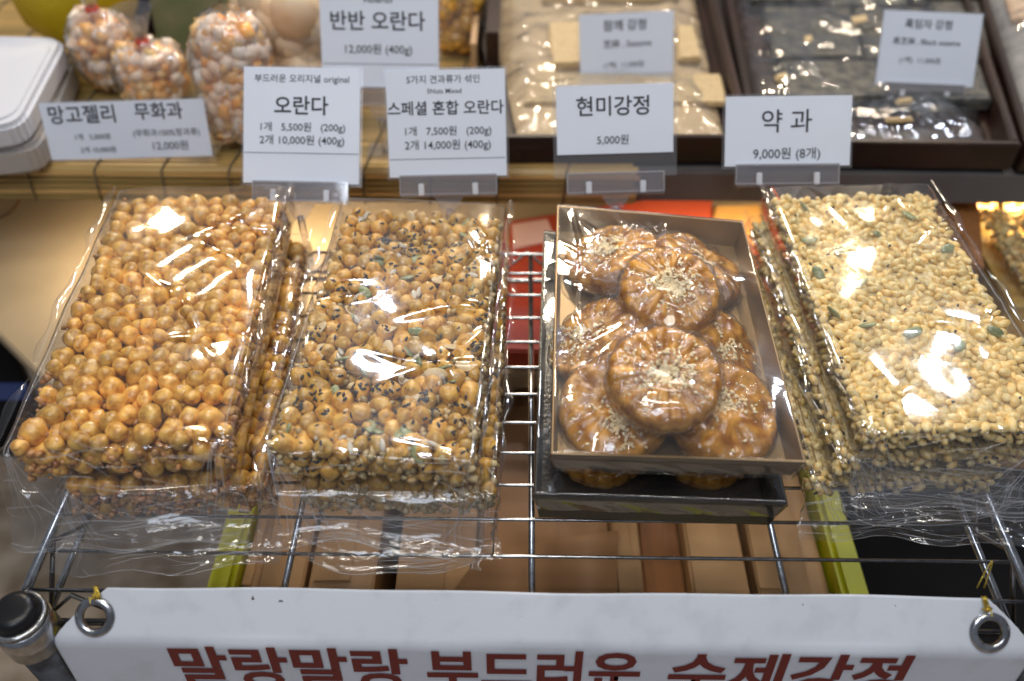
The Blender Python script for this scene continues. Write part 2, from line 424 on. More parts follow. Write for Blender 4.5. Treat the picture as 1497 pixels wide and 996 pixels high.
def bag(parent, w, l, t, seed, front=.030, back=.008, droop=-.004, amp=.0006, gap=.0018, ears=.06, mat_='film', top_sag=0, rid=.0012, name='film_wrap', fins=True):
    top_n, side_n, bot_n = 100, 26, 24
    sq = [(1-2*i/top_n, 1) for i in range(top_n)]+[(-1, 1-2*i/side_n) for i in range(side_n)]+[(-1+2*i/bot_n, -1) for i in range(bot_n)]+[(1, -1+2*i/side_n) for i in range(side_n)]
    sq = np.array(sq); NS = len(sq)
    # stations along y
    ys = np.concatenate([np.linspace(-l/2-front, -l/2-gap, 50), np.linspace(-l/2-gap, l/2+gap, 130)[1:], np.linspace(l/2+gap, l/2+back, 12)[1:]])
    V = []; g = np.random.default_rng(seed)
    ph = g.random(6)*6
    for y in ys:
        a = w/2+gap; b = t/2+gap; cz = t/2; n = 9.0
        if y < -l/2-gap:
            q = (-l/2-gap-y)/(front-gap)          # 0 at the bar, 1 at the sealed lip
            qq = min(1, q/.72); e = .5-.5*math.cos(math.pi*qq)
            b = b*(1-e)+.0005*e; cz = t/2*(1-e)+droop*e; a = a*(1+ears*e); n = 9-6*min(1, q*2)
            yy = y
        elif y > l/2+gap:
            q = (y-l/2-gap)/(back-gap); e = .5-.5*math.cos(math.pi*q)
            b = b*(1-e)+.0006*e; cz = t/2*(1-e)+t*.35*e; n = 9-5*q; yy = y
        else: yy = y
        k_ = (np.abs(sq[:, 0])**n+np.abs(sq[:, 1])**n)**(-1/n)
        x = a*sq[:, 0]*k_; z = b*sq[:, 1]*k_
        V.append(np.c_[x, np.full(NS, yy), cz+z])
    V = np.array(V)            # (NL, NS, 3)
    X, Y, Z = V[..., 0], V[..., 1], V[..., 2]
    fr = np.clip((-l/2-Y)/front, 0, 1)
    d = amp*(1+2.2*fr)*(1.6*wave(X*.42, Y*.42, Z*.4, seed)+.28*wave(X, Y, Z, seed+3))
    up = Z > t/2
    d += np.where(up, rid*ridge(X, Y, seed+1, 6, w=.0026, span=(w, l))*(1+fr), 0)
    # fans of folds at the front corners
    d += np.where(up, rid*.8*ridge(X, Y, seed+2, 9, w=.0011, fan=[(-w/2, -l/2), (w/2, -l/2), (w/2-.01, l/2-.05)]), 0)
    # front part: folds running along x
    d += fr**.35*.0075*(facets(X, Y*1.7, seed+6, 70, 170, 7)-.28)
    d += fr**.6*.0004*np.abs(np.sin(Y*260+2.2*np.sin(X*34+ph[0])+np.sin(X*85+ph[1])))**.5
    d += fr**.6*.0012*ridge(X, Y+l/2+front/2, seed+5, 18, w=.0008, span=(w, front))
    nx = np.where(np.abs(X) > w/2, np.sign(X), X/(w/2)*.15); nz = np.where(up, 1., -.4)
    Z2 = Z+d*nz*np.where(np.abs(X) > w/2, .3, 1); X2 = X+d*nx*np.where(np.abs(X) > w/2, 1.3, 0)
    Y2 = Y+fr*.004*np.sin(X*38+ph[2])+fr*.002*np.sin(X*110+ph[3])
    Z2 = Z2+fr**2*.003*np.sin(X*46+ph[4])
    Z2 -= top_sag*np.where(up, np.clip(1-(2*X/w)**2, 0, 1), 0)
    VV = np.stack([X2, Y2, Z2], -1).reshape(-1, 3)
    nl = len(ys); Fc = []
    for i in range(nl-1):
        for k in range(NS):
            a_ = i*NS+k; b_ = i*NS+(k+1) % NS
            Fc.append((a_, b_, b_+NS, a_+NS))
    o = mesh_obj(name, VV, Fc, M[mat_], parent)
    if fins:
        # highlights along the film's creases and lip hem, modelled as fine pale tubes
        G = VV.reshape(nl, NS, 3); gr = np.random.default_rng(seed+40); TV, TF = [], []
        def crease(i0, k0, i1, k1, r):
            m_ = max(4, int(max(abs(i1-i0), abs(k1-k0))/2)); pts = []
            for q in range(m_+1):
                u = q/m_; i_ = i0+(i1-i0)*u; k_ = k0+(k1-k0)*u
                i_ = min(nl-1, max(0, i_)); ia = int(i_); ib = min(nl-1, ia+1); ka = int(k_) % NS; kb = (ka+1) % NS; fi, fk = i_-ia, k_-int(k_)
                p = (G[ia, ka]*(1-fi)+G[ib, ka]*fi)*(1-fk)+(G[ia, kb]*(1-fi)+G[ib, kb]*fi)*fk
                pts.append(Vector(p))
            if sum((pts[j+1]-pts[j]).length for j in range(m_)) > .004:
                tube_data(pts, lambda u: r*(.25+.75*math.sin(math.pi*min(1, max(0, u)))), 5, TV, TF, False)
        for j in range(44):
            i0 = gr.uniform(1, 44); k0 = gr.uniform(0, 100); crease(i0, k0, i0+gr.normal(0, 5), k0+gr.choice([-1, 1])*gr.uniform(12, 45) if k0 < 95 else k0+3, gr.uniform(.00008, .00020))
        for j in range(14):
            cx_ = gr.choice([3, 97]); crease(50+gr.normal(0, 2), cx_, gr.uniform(3, 40), cx_+gr.normal(0, 12)+ (8 if cx_ < 50 else -8), gr.uniform(.00010, .00022))
        for j in range(10):
            cx_ = gr.choice([6, 94]); i0 = gr.uniform(60, 150); crease(i0, cx_, i0+gr.normal(0, 25), 50+gr.normal(0, 26), gr.uniform(.00006, .00012))
        for kk in (0, 100): crease(2, kk, 170, kk+.3, .00016)
        for kk in range(0, 100, 20): crease(0, kk, 0, kk+20.5, .00016)
        mesh_obj('crease_highlights', TV, TF, M['crease_glint'], parent)
        for sx in (-1, 1):
            V = []; Fc = []; n = 70
            for i in range(n):
                u = i/(n-1); y = -l/2-.006+(l+.012)*u
                hgt = .0035+.0015*math.sin(u*17+seed+sx)+.001*math.sin(u*41+seed)
                hgt *= min(1, u*8+.2)
                ox = .0012*math.sin(u*30+seed*2+sx)
                x0 = sx*(w/2+gap*.8); zt = t+gap*.5
                V.append((x0, y, zt)); V.append((x0+sx*hgt*.55+ox, y, zt+hgt*.35)); V.append((x0+sx*hgt*1.1+ox, y, zt+hgt*.2-.001))
            for i in range(n-1):
                for k in range(2):
                    a_ = i*3+k; Fc.append((a_, a_+1, a_+4, a_+3))
            mesh_obj('film_fold', V, Fc, M[mat_], parent)
    return o

# ================================================================== the place
# floor and walls below
mesh_obj('floor', [(-4, -2, -.75), (4, -2, -.75), (4, 5, -.75), (-4, 5, -.75)], [(0, 1, 2, 3)], M['floor'], smooth=False)
tag(bpy.data.objects['floor'], 'brown grey speckled stone floor below the rack', 'floor', kind='structure')

# ---- wire rack
rack = thing('wire_rack', 'chromed wire rack shelf carrying the four stacks of sweets', 'rack', (0, 0, 0))
XL, XR, YF, YB = -.277, .2875, .240, .545
def rod(name, a, b, r, m='steel'): return tube(name, [a, b], r, M[m], rack, 10)
for n in range(12):
    y = .2435+.025*n
    rod('cross_wire', (XL, y, -.0012), (XR, y, -.0012), .00115)
rod('cross_wire', (XL, YB-.003, -.0012), (XR, YB-.003, -.0012), .0014)
for x in (-.133, .008, .152):
    rod('support_wire', (x, YF-.001, -.0044), (x, YB, -.0044), .0020)
for x in (XL, XR):
    rod('side_rail', (x, YF+.001, 0), (x, YB+.01, 0), .0030)
    rod('side_rail', (x, YF+.001, -.032), (x, YB+.01, -.032), .0025)
    n = 10; pts = []
    for i in range(n+1):
        pts.append((x+.002, YF+.005+(YB-YF)*i/n, -.002 if i % 2 else -.030))
    tube('truss_wire', pts, .0016, M['steel_dark'], rack)
for y in (YF, YB):
    rod('end_rail', (XL, y, -.032), (XR, y, -.032), .0022)
    pts = [(XL+(XR-XL)*i/22, y+.001, -.002 if i % 2 else -.030) for i in range(23)]
    tube('truss_wire', pts, .0014, M['steel_dark'], rack)
def post(x, y, top):
    p = lathe('post', [(0, top-.004), (.0128, top-.004), (.0128, -.7), (0, -.7)], M['steel_dark'], rack)
    p.location = (x, y, 0)
    c = lathe('post_cap', [(0, .0082), (.0070, .0081), (.0096, .0076), (.0113, .0062), (.0121, .0042), (.0124, .002), (.0124, 0), (.0145, -.0002), (.0145, -.004), (.0128, -.004)], M['cap'], p)
    c.location = (0, 0, top-.002)
    s = lathe('post_collar', [(.0133, top-.030), (.0155, top-.030), (.0158, top-.012), (.0146, top-.0065), (.0133, top-.0065)], M['steel'], p)
    r2 = lathe('cap_ring', [(.0126, .0), (.0150, .0006), (.0152, -.0016), (.0128, -.002)], M['steel'], p); r2.location = (0, 0, top-.002)
    r2.name = 'cap_ring'
for (x, y) in ((-.2745, .2265), (XR+.012, .2265), (XL, YB+.022), (XR+.012, YB+.022)):
    post(x, y, .004 if y < .4 else -.010)

# ---- banner on the front edge
ban = thing('vinyl_banner', 'white vinyl banner with maroon lettering tied over the front edge of the rack', 'banner', (0, .243, 0))
prof = []
L1, A1, A2 = .030, R(45), R(84)
NR = 120
def prof_at(s):
    # s: distance down the sheet -> (dy, dz); 45 degrees first, then a soft bend, then nearly upright
    y, z, step, a = 0, 0, .0005, A1
    k = 0
    while k < s:
        if k < L1-.004: a = A1
        elif k < L1+.006: a = A1+(A2-A1)*(k-L1+.004)/.010
        else: a = A2
        y -= math.cos(a)*step; z -= math.sin(a)*step; k += step
    return y, z
Smax = .16; NX = 420
HOLES = ((-.2365, .0165), (.2620, .0190))
prof = [prof_at(Smax*i/NR) for i in range(NR+1)]
V = []; Fc = []
for i in range(NR+1):
    s = Smax*i/NR
    c = max(0, 1-s/.030)**1.3
    xl = -.2600+.030*c; xr = .2870-.026*c
    if s > .03: xl = -.2600+ .000*(s)
    for k in range(NX+1):
        x = xl+(xr-xl)*k/NX
        wv = (.0008*math.sin(x*21+1)+.0005*math.sin(x*57+s*30))*(1 if s < .026 else max(.0, 1-(s-.026)/.008))
        lift = .003*math.sin((x+.26)/.547*math.pi)*(1-s/.03)*-1 if s < .03 else 0
        V.append((x, prof[i][0]-wv+lift*-.3, prof[i][1]+.0035+wv*.6+lift*.25))
for i in range(NR):
    for k in range(NX):
        a = i*(NX+1)+k
        sx_, ss_ = (V[a][0]+V[a+1][0])/2, Smax*(i+.5)/NR
        if any(math.hypot(sx_-hx, ss_-hs) < .0088 for hx, hs in HOLES): continue      # punched open under the eyelets
        Fc.append((a, a+NX+1, a+NX+2, a+1))
sh = mesh_obj('vinyl_sheet', V, Fc, M['vinyl'], ban)
md = sh.modifiers.new('t', 'SOLIDIFY'); md.thickness = .0005; md.offset = -1
# a printed blue line at the bend
def banner_pt(x, s, off=.0008):
    y, z = prof_at(s); y2, z2 = prof_at(s+.001); t = Vector((0, y2-y, z2-z)).normalized(); nrm = Vector((0, t.z, -t.y))
    if nrm.y > 0: nrm = -nrm
    return Vector((x, y, z+.0035))+nrm*off
V = []; Fc = []
for k in range(61):
    x = -.258+.543*k/60
    for s_ in (.0298, .0312, .0326, .0340):
        V.append(banner_pt(x, s_, .0007))
for k in range(60):
    for j in range(3):
        a = k*4+j; Fc.append((a, a+1, a+5, a+4))
# eyelets
def eyelet(x, s):
    prof_ = [(.0086, -.0022), (.0070, -.0020), (.0066, -.0010), (.0066, .0006), (.0074, .0014), (.0088, .0017), (.0102, .0013), (.0113, .0004), (.0114, -.0004)]
    e = lathe('eyelet', prof_, M['steel'], ban, 48)
    e.location = banner_pt(x, s, .0008); e.rotation_euler = (R(45), 0, 0)
    return e
M['hole'] = mat('shadowed_hole', (.10, .075, .055), .8)
eyelet(-.2365, .0165); eyelet(.2620, .0190)

def text(body, m, parent, bold=0.0, ext=0, name='lettering', size=.01):
    c = bpy.data.curves.new(name, 'FONT'); c.body = body; c.size = size
    c.align_x = 'CENTER'; c.align_y = 'CENTER'; c.offset = bold; c.extrude = ext; c.resolution_u = 3
    c.materials.append(m); o = bpy.data.objects.new(name, c); link(o, parent); return o
TEXTS = []   # (object, wanted width, wanted height or None)
# front face letters, in words
s_top = .0365
for word, u0, u1, v0 in (('말랑말랑', 247, 592, 957), ('부드러운', 622, 940, 960), ('수제강정', 984, 1338, 966)):
    yy = .243+prof_at(s_top)[0]
    a = PY(u0, v0, yy); b = PY(u1, v0, yy)
    o = text(word, M['maroon'], ban, bold=.0008, size=.03)
    p = banner_pt((a.x+b.x)/2, s_top+.0205, .0006)
    o.location = p; o.rotation_euler = (A2+R(0), 0, 0)
    TEXTS.append((o, b.x-a.x, .043))
# gold ties
def tie(x, s, label, loops):
    t = thing('gold_twist_tie', label, 'tie', (x, .243, .003), group='gold ties through the banner eyelets')
    c = banner_pt(x, s, .002)-Vector((x, 0, .003))
    for j in range(loops):
        pts = []
        for i in range(15):
            u = i/14; a = u*math.pi
            p = Vector((.0015*math.sin(u*7+j)+(.002 if j else 0)*(.5-u), c.y*(1-u)*.62+.002*u+.0015*math.sin(u*5), c.z*(1-u)*.55+.0025*math.sin(a)+.001))
            pts.append(p)
        tube('strand', pts, .00045, M['brass'], t, 6)
    V_, F_ = [], []
    for j in range(7):
        a = rnd.uniform(0, 6.28); p0 = Vector((0, c.y*.6, c.z*.5+.002))
        tube_data([p0, p0+Vector((math.cos(a)*.003, math.sin(a)*.002, .0012)), p0+Vector((math.cos(a)*.002, math.sin(a)*.004-.001, .0004))], .0003, 5, V_, F_)
    mesh_obj('knot', V_, F_, M['brass'], t)
    return t
tie(-.2365+.001, .0115, 'gold tinsel tie on the left eyelet of the banner', 4)
t2 = tie(.2620-.003, .013, 'frayed gold tie with loose loop on the right eyelet of the banner', 4)
pts = [Vector((-.004+.011*math.sin(i/16*math.pi)*.5+.004*i/16, .004+.010*math.sin(i/16*math.pi), .004+.012*math.sin(i/16*math.pi))) for i in range(17)]
tube('loose_loop', pts, .0004, M['brass'], t2, 6)

# ================================================================== sweets
PUFFV = [lumpy(3, s, .125, 1.15, 1.0+.06*(s % 6), .30 if s % 3 == 0 else .1) for s in range(12)]
PUFFL = [lumpy(2, s, .125, 1.15, 1.0+.06*(s % 6)) for s in range(8)]
CRUMB = [lumpy(1, 40+s, .45, 1.6, 1.3) for s in range(6)]

def puff_pack(label, top_xy, yaw, dims, z0, seed, kind, detailed, group):
    w_, l_, t_ = dims
    t = thing('puff_sweet_pack' if kind == 'caramel' else 'nut_sweet_pack', label, 'sweet pack', (top_xy[0], top_xy[1], z0), (0, 0, yaw), group)
    mp, mc, mb = (M['caramel'], M['crumb'], M['caramel_dark']) if kind == 'caramel' else (M['nutpuff'], M['nutcrumb'], M['nutcore'])
    rad = .0061 if kind == 'caramel' else .0056
    n = int(w_*l_*t_*.70/(4.19*rad**3))
    P, r = relax(n, w_, l_, t_, rad, 45, seed)
    P[:, 2] += t_/2
    order = sorted(range(n), key=lambda i: -(P[i, 2]*1.0-.30*(P[i, 1])))
    # the bar's syrup body
    bm = bmesh.new(); box_bm(bm, (0, 0, t_*.33), (w_-.014, l_-.014, t_*.54), None, .003); bm_obj('syrup_body', bm, mb, t)
    meshes = [np_mesh('puff', V_*rad, F_, mp) for V_, F_ in PUFFV] if detailed else None
    items = []; k = 0
    for i in order:
        q = rquat()
        el = rnd.uniform(.94, 1.08)
        if detailed and k < 290:
            o = bpy.data.objects.new('puff', meshes[i % 12]); link(o, t)
            o.location = P[i]; o.rotation_euler = q; s = r[i]*el/rad; o.scale = (s, s, s)
        else:
            V_, F_ = PUFFL[i % 8]; items.append((V_, F_, TRS(P[i], q, r[i]*el)))
        k += 1
    if items: merged('puffs', items, mp, t)
    # crumbs on the cut sides and in the gaps
    items = []
    nc = 900 if detailed else 700
    for j in range(nc):
        side = rnd.random()
        if detailed and .40 <= side < .75 and rnd.random() < .8: continue
        if side < .40: p = ((rnd.choice((-1, 1)))*(w_/2-rnd.uniform(0, .003)), rnd.uniform(-l_/2, l_/2), rnd.uniform(0, t_*.92))
        elif side < .75: p = (rnd.uniform(-w_/2, w_/2), -l_/2+rnd.uniform(0, .003), rnd.uniform(0, t_*.8))
        else: p = (rnd.uniform(-w_/2, w_/2), rnd.uniform(-l_/2, l_/2), t_-rad*rnd.uniform(1.0, 1.7))
        V_, F_ = CRUMB[j % 6]; items.append((V_, F_, TRS(p, rquat(), rnd.uniform(.0010, .0027))))
    merged('crumbs', items, mc, t)
    if kind == 'nut':
        if detailed:
            items = []
            for j in range(260):
                V_, F_ = CRUMB[j % 6]; yb_ = -l_/2+abs(rnd.gauss(0, l_*.38))
                items.append((V_, F_, TRS((rnd.uniform(-w_/2, w_/2), min(yb_, l_/2), t_-rad*rnd.uniform(.5, 1.3)), rquat(), rnd.uniform(.0009, .0026))))
            merged('nut_chips', items, M['nutcrumb'], t)
        top = [i for i in order if P[i, 2] > t_*.55 or P[i, 1] < -l_/2+.012]
        seedsV, seedsF = lumpy(1, 3, .05, 1, 1.7); items = []
        spots = []
        for j in range(20): spots.append((rnd.uniform(-w_/2, w_/2), min(l_/2, -l_/2+abs(rnd.gauss(0, l_*.5)))))
        for j in range(520 if detailed else 140):
            if rnd.random() < .55:
                cx, cy = rnd.choice(spots); cx += rnd.gauss(0, .005); cy += rnd.gauss(0, .005)
                i = min(top, key=lambda i: (P[i, 0]-cx)**2+(P[i, 1]-cy)**2)
            else: i = rnd.choice(top)
            d = Vector((rnd.gauss(0, .6), rnd.gauss(-.25, .6), 1.0)).normalized()
            p = Vector(P[i])+d*r[i]*1.03
            q = d.to_track_quat('Z', 'X') @ Euler((0, 0, rnd.uniform(0, 6))).to_quaternion()
            items.append((seedsV, seedsF, Matrix.LocRotScale(p, q, Vector((.00125, .0010, .0007)))))
        merged('black_sesame_seeds', items, M['black_seed'], t)
        sv = ICO[2]
        if detailed:
            for nm, mt, cnt, dim in (('pumpkin_seed', M['pumpkin'], 30, (.0062, .0034, .0013)), ('sunflower_seed', M['sunflower'], 46, (.0042, .0019, .0012)), ('almond_slice', M['almond'], 20, (.0075, .0042, .0009))):
                me = np_mesh(nm, sv[0]*np.array(dim)*[1, 1-.0, 1], sv[1], mt)
                for j in range(cnt):
                    cx = rnd.uniform(-w_/2+.006, w_/2-.006); cy = rnd.uniform(-l_/2+.002, l_/2-.006)
                    zz = t_-rad*rnd.uniform(.35, .9)
                    o = bpy.data.objects.new(nm, me); link(o, t); o.location = (cx, cy, zz)
                    o.rotation_euler = (rnd.gauss(0, .45), rnd.gauss(0, .45), rnd.uniform(0, 6.28))
    return t

# left stack: caramel puffs
c1 = (-.2275, .409)
pk = puff_pack('lower bag of caramel puffs, under the leftmost stack of sweets', (c1[0]+.014, c1[1]-.004), R(4.5), (.116, .226, .030), .003, 11, 'caramel', False, 'bags of caramel coated puffs')
bag(pk, .118, .228, .028, 101, front=.036, droop=-.001, amp=.0009)
pk = puff_pack('bag of round caramel puffs on top of the leftmost stack', c1, R(3.4), (.118, .231, .030), .0385, 12, 'caramel', True, 'bags of caramel coated puffs')
bag(pk, .122, .235, .032, 202, front=.034, droop=-.016, amp=.0006, rid=.0016)
# second stack: nut mix
c2 = (-.0765, .401)
pk = puff_pack('lower bag of nut mixed puffs, under the second stack from the left', (c2[0]+.008, c2[1]+.002), R(-1.0), (.112, .216, .029), .003, 21, 'nut', False, 'bags of nut mixed puffs')
bag(pk, .115, .220, .027, 303, front=.034, droop=-.001, amp=.0009)
pk = puff_pack('bag of puffs with green pumpkin seeds and black sesame on top of its stack', c2, R(-3.0), (.113, .220, .029), .038, 22, 'nut', True, 'bags of nut mixed puffs')
bag(pk, .118, .225, .031, 404, front=.032, droop=-.018, amp=.0006, rid=.0016)

# right stack: puffed rice
GRV = [lumpy(2, 70+s, .12, 1.2, 1.0) for s in range(6)]
GRL = [lumpy(1, 70+s, .12, 1.2, 1.0) for s in range(6)]
def rice_pack(label, xy, yaw, dims, z0, seed, detailed):
    w_, l_, t_ = dims
    t = thing('rice_sweet_pack', label, 'sweet pack', (*xy, z0), (0, 0, yaw), 'bags of puffed rice bars')
    P, r = relax(3900 if detailed else 1700, w_, l_, t_, .0030, 16 if detailed else 3, seed, shell=.0065)
    n = len(P); P[:, 2] += t_/2
    bm = bmesh.new(); box_bm(bm, (0, 0, t_*.45), (w_-.010, l_-.010, t_*.72), None, .003); bm_obj('rice_body', bm, M['ricecore'], t)
    order = sorted(range(n), key=lambda i: -(P[i, 2]-.10*P[i, 1]))
    meshes = [np_mesh('rice_puff', V_*np.array([.0046, .0027, .0024]), F_, M['rice']) for V_, F_ in GRV]
    items = []
    front = sorted([i for i in order if P[i, 2] > t_-.0045], key=lambda i: P[i, 1])[:290] if detailed else []
    fs = set(front)
    for i in range(n):
        e = Euler((rnd.gauss(0, .4), rnd.gauss(0, .33), rnd.uniform(0, 6.28))); s = rnd.uniform(.66, 1.22)
        if i in fs:
            o = bpy.data.objects.new('rice_puff', meshes[i % 6]); link(o, t); o.location = P[i]; o.rotation_euler = e; o.scale = (s, s, s)
        else:
            V_, F_ = (GRV if (detailed and P[i, 2] > t_-.006) else GRL)[i % 6]
            items.append((V_, F_, TRS(P[i], e, (.0046*s, .0027*s, .0024*s))))
    merged('rice_puffs', items, M['rice'], t)
    sv = ICO[2]; ss = ICO[1]
    items = []
    for j in range(64):
        front_ = rnd.random() < .35
        p = (rnd.uniform(-w_/2, w_/2), -l_/2-.0005, rnd.uniform(.002, t_)) if front_ else (rnd.uniform(-w_/2, w_/2), rnd.uniform(-l_/2, l_/2), t_-.0003+rnd.uniform(-.001, .0008))
        items.append((ss[0], ss[1], TRS(p, rquat(), (.0016, .0010, .0007))))
    merged('black_sesame_seeds', items, M['black_seed'], t)
    if detailed:
        me = np_mesh('pumpkin_seed', sv[0]*np.array((.0060, .0034, .0014)), sv[1], M['pumpkin'])
        for j in range(13):
            o = bpy.data.objects.new('pumpkin_seed', me); link(o, t)
            o.location = (rnd.uniform(-w_/2+.008, w_/2-.005), rnd.uniform(-l_/2+.01, l_/2-.008), t_+.0008)
            o.rotation_euler = (rnd.gauss(0, .4), rnd.gauss(0, .4), rnd.uniform(0, 6.28))
    return t
c4 = (.2475, .423)
pk = rice_pack('bottom bag of puffed rice bars in the rightmost stack', (c4[0]-.016, c4[1]-.002), R(1.0), (.118, .222, .018), .003, 31, False)
bag(pk, .120, .224, .019, 501, front=.030, droop=-.001, amp=.0009)
pk = rice_pack('middle bag of puffed rice bars in the rightmost stack', (c4[0]-.008, c4[1]+.000), R(3.0), (.118, .222, .018), .0255, 32, False)
bag(pk, .120, .225, .019, 602, front=.026, droop=-.004, amp=.0010)
pk = rice_pack('bag of pale puffed rice with green seeds on top of the rightmost stack', c4, R(2.6), (.117, .222, .019), .048, 33, True)
bag(pk, .121, .228, .021, 703, front=.030, droop=-.016, amp=.0006, rid=.0016)

# ---- honey cookies in foil card trays
def tray(label, quad, z0, z1, seed):
    """quad: BL, BR, FR, FL top corners"""
    c = sum((Vector((p[0], p[1], 0)) for p in quad), Vector())/4
    t = thing('foil_card_tray', label, 'tray', (c.x, c.y, z0), group='foil card trays of honey cookies')
    q = [Vector((p[0]-c.x, p[1]-c.y)) for p in quad]
    h = z1-z0
    bot = [p*.955 for p in q]
    bm = bmesh.new()
    def shell(scale, zb, zt, inner):
        vb = [bm.verts.new((p.x*scale, p.y*scale, zb)) for p in bot]; vt = [bm.verts.new((p.x*(scale if not inner else scale), p.y*scale, zt)) for p in q]
        return vb, vt
    vb, vt = shell(1, 0, h, False); ib, it = shell(.987, .0007, h, True)
    for k in range(4):
        j = (k+1) % 4
        bm.faces.new((vb[k], vb[j], vt[j], vt[k])); bm.faces.new((ib[j], ib[k], it[k], it[j])); bm.faces.new((vt[k], vt[j], it[j], it[k]))
    bm.faces.new(vb); bm.faces.new(list(reversed(ib)))
    bmesh.ops.recalc_face_normals(bm, faces=bm.faces)
    o = bm_obj('tray_board', bm, M['foil_board'] if seed == 2 else M['board_black'], t)  # lower tray: black front, and the shade inside is painted black too
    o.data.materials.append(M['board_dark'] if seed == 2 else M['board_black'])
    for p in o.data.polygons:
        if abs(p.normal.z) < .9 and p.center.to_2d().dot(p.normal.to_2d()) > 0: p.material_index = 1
    return t, q, h
def quad_at(zs, pts): return [PZ(u, v, zs) for (u, v) in pts]
top_quad = quad_at(.068, [(815, 300), (1086, 324), (1178, 676), (806, 664)])
low_quad = [p+Vector((-.006-.003*(i in (0, 3)), -.009 if i > 1 else .002, 0)) for i, p in enumerate(quad_at(.060, [(815, 300), (1086, 324), (1178, 676), (806, 664)]))]
tl, ql, hl = tray('dark foil card tray at the bottom of the cookie stack', low_quad, .003, .034, 1)
tt, qt, ht = tray('upper foil card tray holding eight honey cookies', top_quad, .049, .068, 2)

NSEG, NRING = 144, 34
def cookie_mesh(gf=1.0, nf=1.0, so=0):
    V = []; Fc = []; lob = 17
    prof = []
    for i in range(NRING):
        u = i/(NRING-1)
        if u < .62:
            rho = u/.62*.90
        else: rho = None
        prof.append(u)
    rings = []
    for i in range(NRING):
        u = i/(NRING-1)
        # arc from the top centre out over the shoulder and under
        if u < .55: rho = u/.55*.82; z = 1-.10*rho**2*1.3-.30*math.exp(-(rho/.20)**2)*.6
        else:
            a = (u-.55)/.45*math.pi*.78; rho = .82+.18*math.sin(a)*(1 if a < math.pi/2 else 1); z0 = 1-.10*.82**2*1.3
            z = z0-(1-math.cos(a))*.46
            if a > math.pi/2: rho = .82+.18*math.sin(a)
        rings.append((rho, z))
    Rr, H = .0300, .0175
    for (rho, z) in rings:
        for k in range(NSEG):
            th = 2*math.pi*k/NSEG
            c = math.cos(lob*th)
            gro = gf*(.5-.5*c)**2
            m1 = max(0, min(1, (rho-.30)/.15)); 
            rr = Rr*rho*(1-(.030+.02*noise.noise(Vector((k*.05, 3, 0))))*gro*m1)*(1+.03*noise.noise(Vector((math.cos(th)*1.5, math.sin(th)*1.5, 2))))
            zz = H*z-.0017*gro*m1*(1+.6*noise.noise(Vector((math.cos(th)*3, math.sin(th)*3, 7))))*max(0, 1-max(0, (rho-.86)/.14))
            # ring of dimples round the middle
            if rho < .3: zz -= .0010*(.5-.5*math.cos(7*th))*math.exp(-((rho-.17)/.07)**2)
            zz += nf*.0018*noise.noise(Vector((rr*90*math.cos(th)+so, rr*90*math.sin(th), z)))+nf*.0012*noise.noise(Vector((rr*35*math.cos(th)+so, rr*35*math.sin(th), z)))
            V.append((rr*math.cos(th), rr*math.sin(th), zz))
    for i in range(NRING-1):
        for k in range(NSEG):
            a = i*NSEG+k; b = i*NSEG+(k+1) % NSEG; Fc.append((a, a+NSEG, b+NSEG, b))
    Fc.append(tuple(k for k in range(NSEG))); Fc.append(tuple((NRING-1)*NSEG+k for k in reversed(range(NSEG))))
    return V, Fc, rings
CV, CF, RG = cookie_mesh()
cookie_mes = []
for gf, nf, so in ((.75, 1.2, 0), (.18, 1.7, 5), (.30, 1.4, 11)):
    v_, f_, _ = cookie_mesh(gf, nf, so)
    me_ = bpy.data.meshes.new('honey_dough'); me_.from_pydata(v_, [], f_)
    me_.polygons.foreach_set('use_smooth', [True]*len(me_.polygons)); me_.materials.append(M['honey']); cookie_mes.append(me_)
cookie_me = bpy.data.meshes.new('honey_dough'); cookie_me.from_pydata(CV, [], CF)
cookie_me.polygons.foreach_set('use_smooth', [True]*len(cookie_me.polygons)); cookie_me.materials.append(M['honey'])
def shell_mesh(seed, grow):
    V = []
    g = random.Random(seed); o = Vector((g.random()*9, g.random()*9, g.random()*9)); ph = g.random()*6
    for (x, y, z) in CV:
        v = Vector((x, y, z)); r = v.to_2d().length; th = math.atan2(y, x)
        rho = r/.03
        # taut film: bridges the grooves, radial pleats
        d = .0012+.0007*noise.noise(v*160+o)+.0009*abs(math.sin(th*13+2.5*math.sin(th*3+ph)+3*noise.noise(v*70+o)))**.6*min(1, rho*1.5)*(.8+.8*noise.noise(v*60+o))
        nrm = Vector((x*.9, y*.9, .012+z*.2)).normalized()
        if rho > .9: nrm = Vector((x, y, .003)).normalized()
        V.append(tuple(v+nrm*d*grow))
    me = bpy.data.meshes.new('shrink_film'); me.from_pydata(V, [], CF[:-2])
    me.polygons.foreach_set('use_smooth', [True]*len(me.polygons)); me.materials.append(M['film_shrink']); return me
shells = [shell_mesh(s, 1.0) for s in range(3)]
SEEDM = lumpy(1, 5, .05, 1, 1.0)
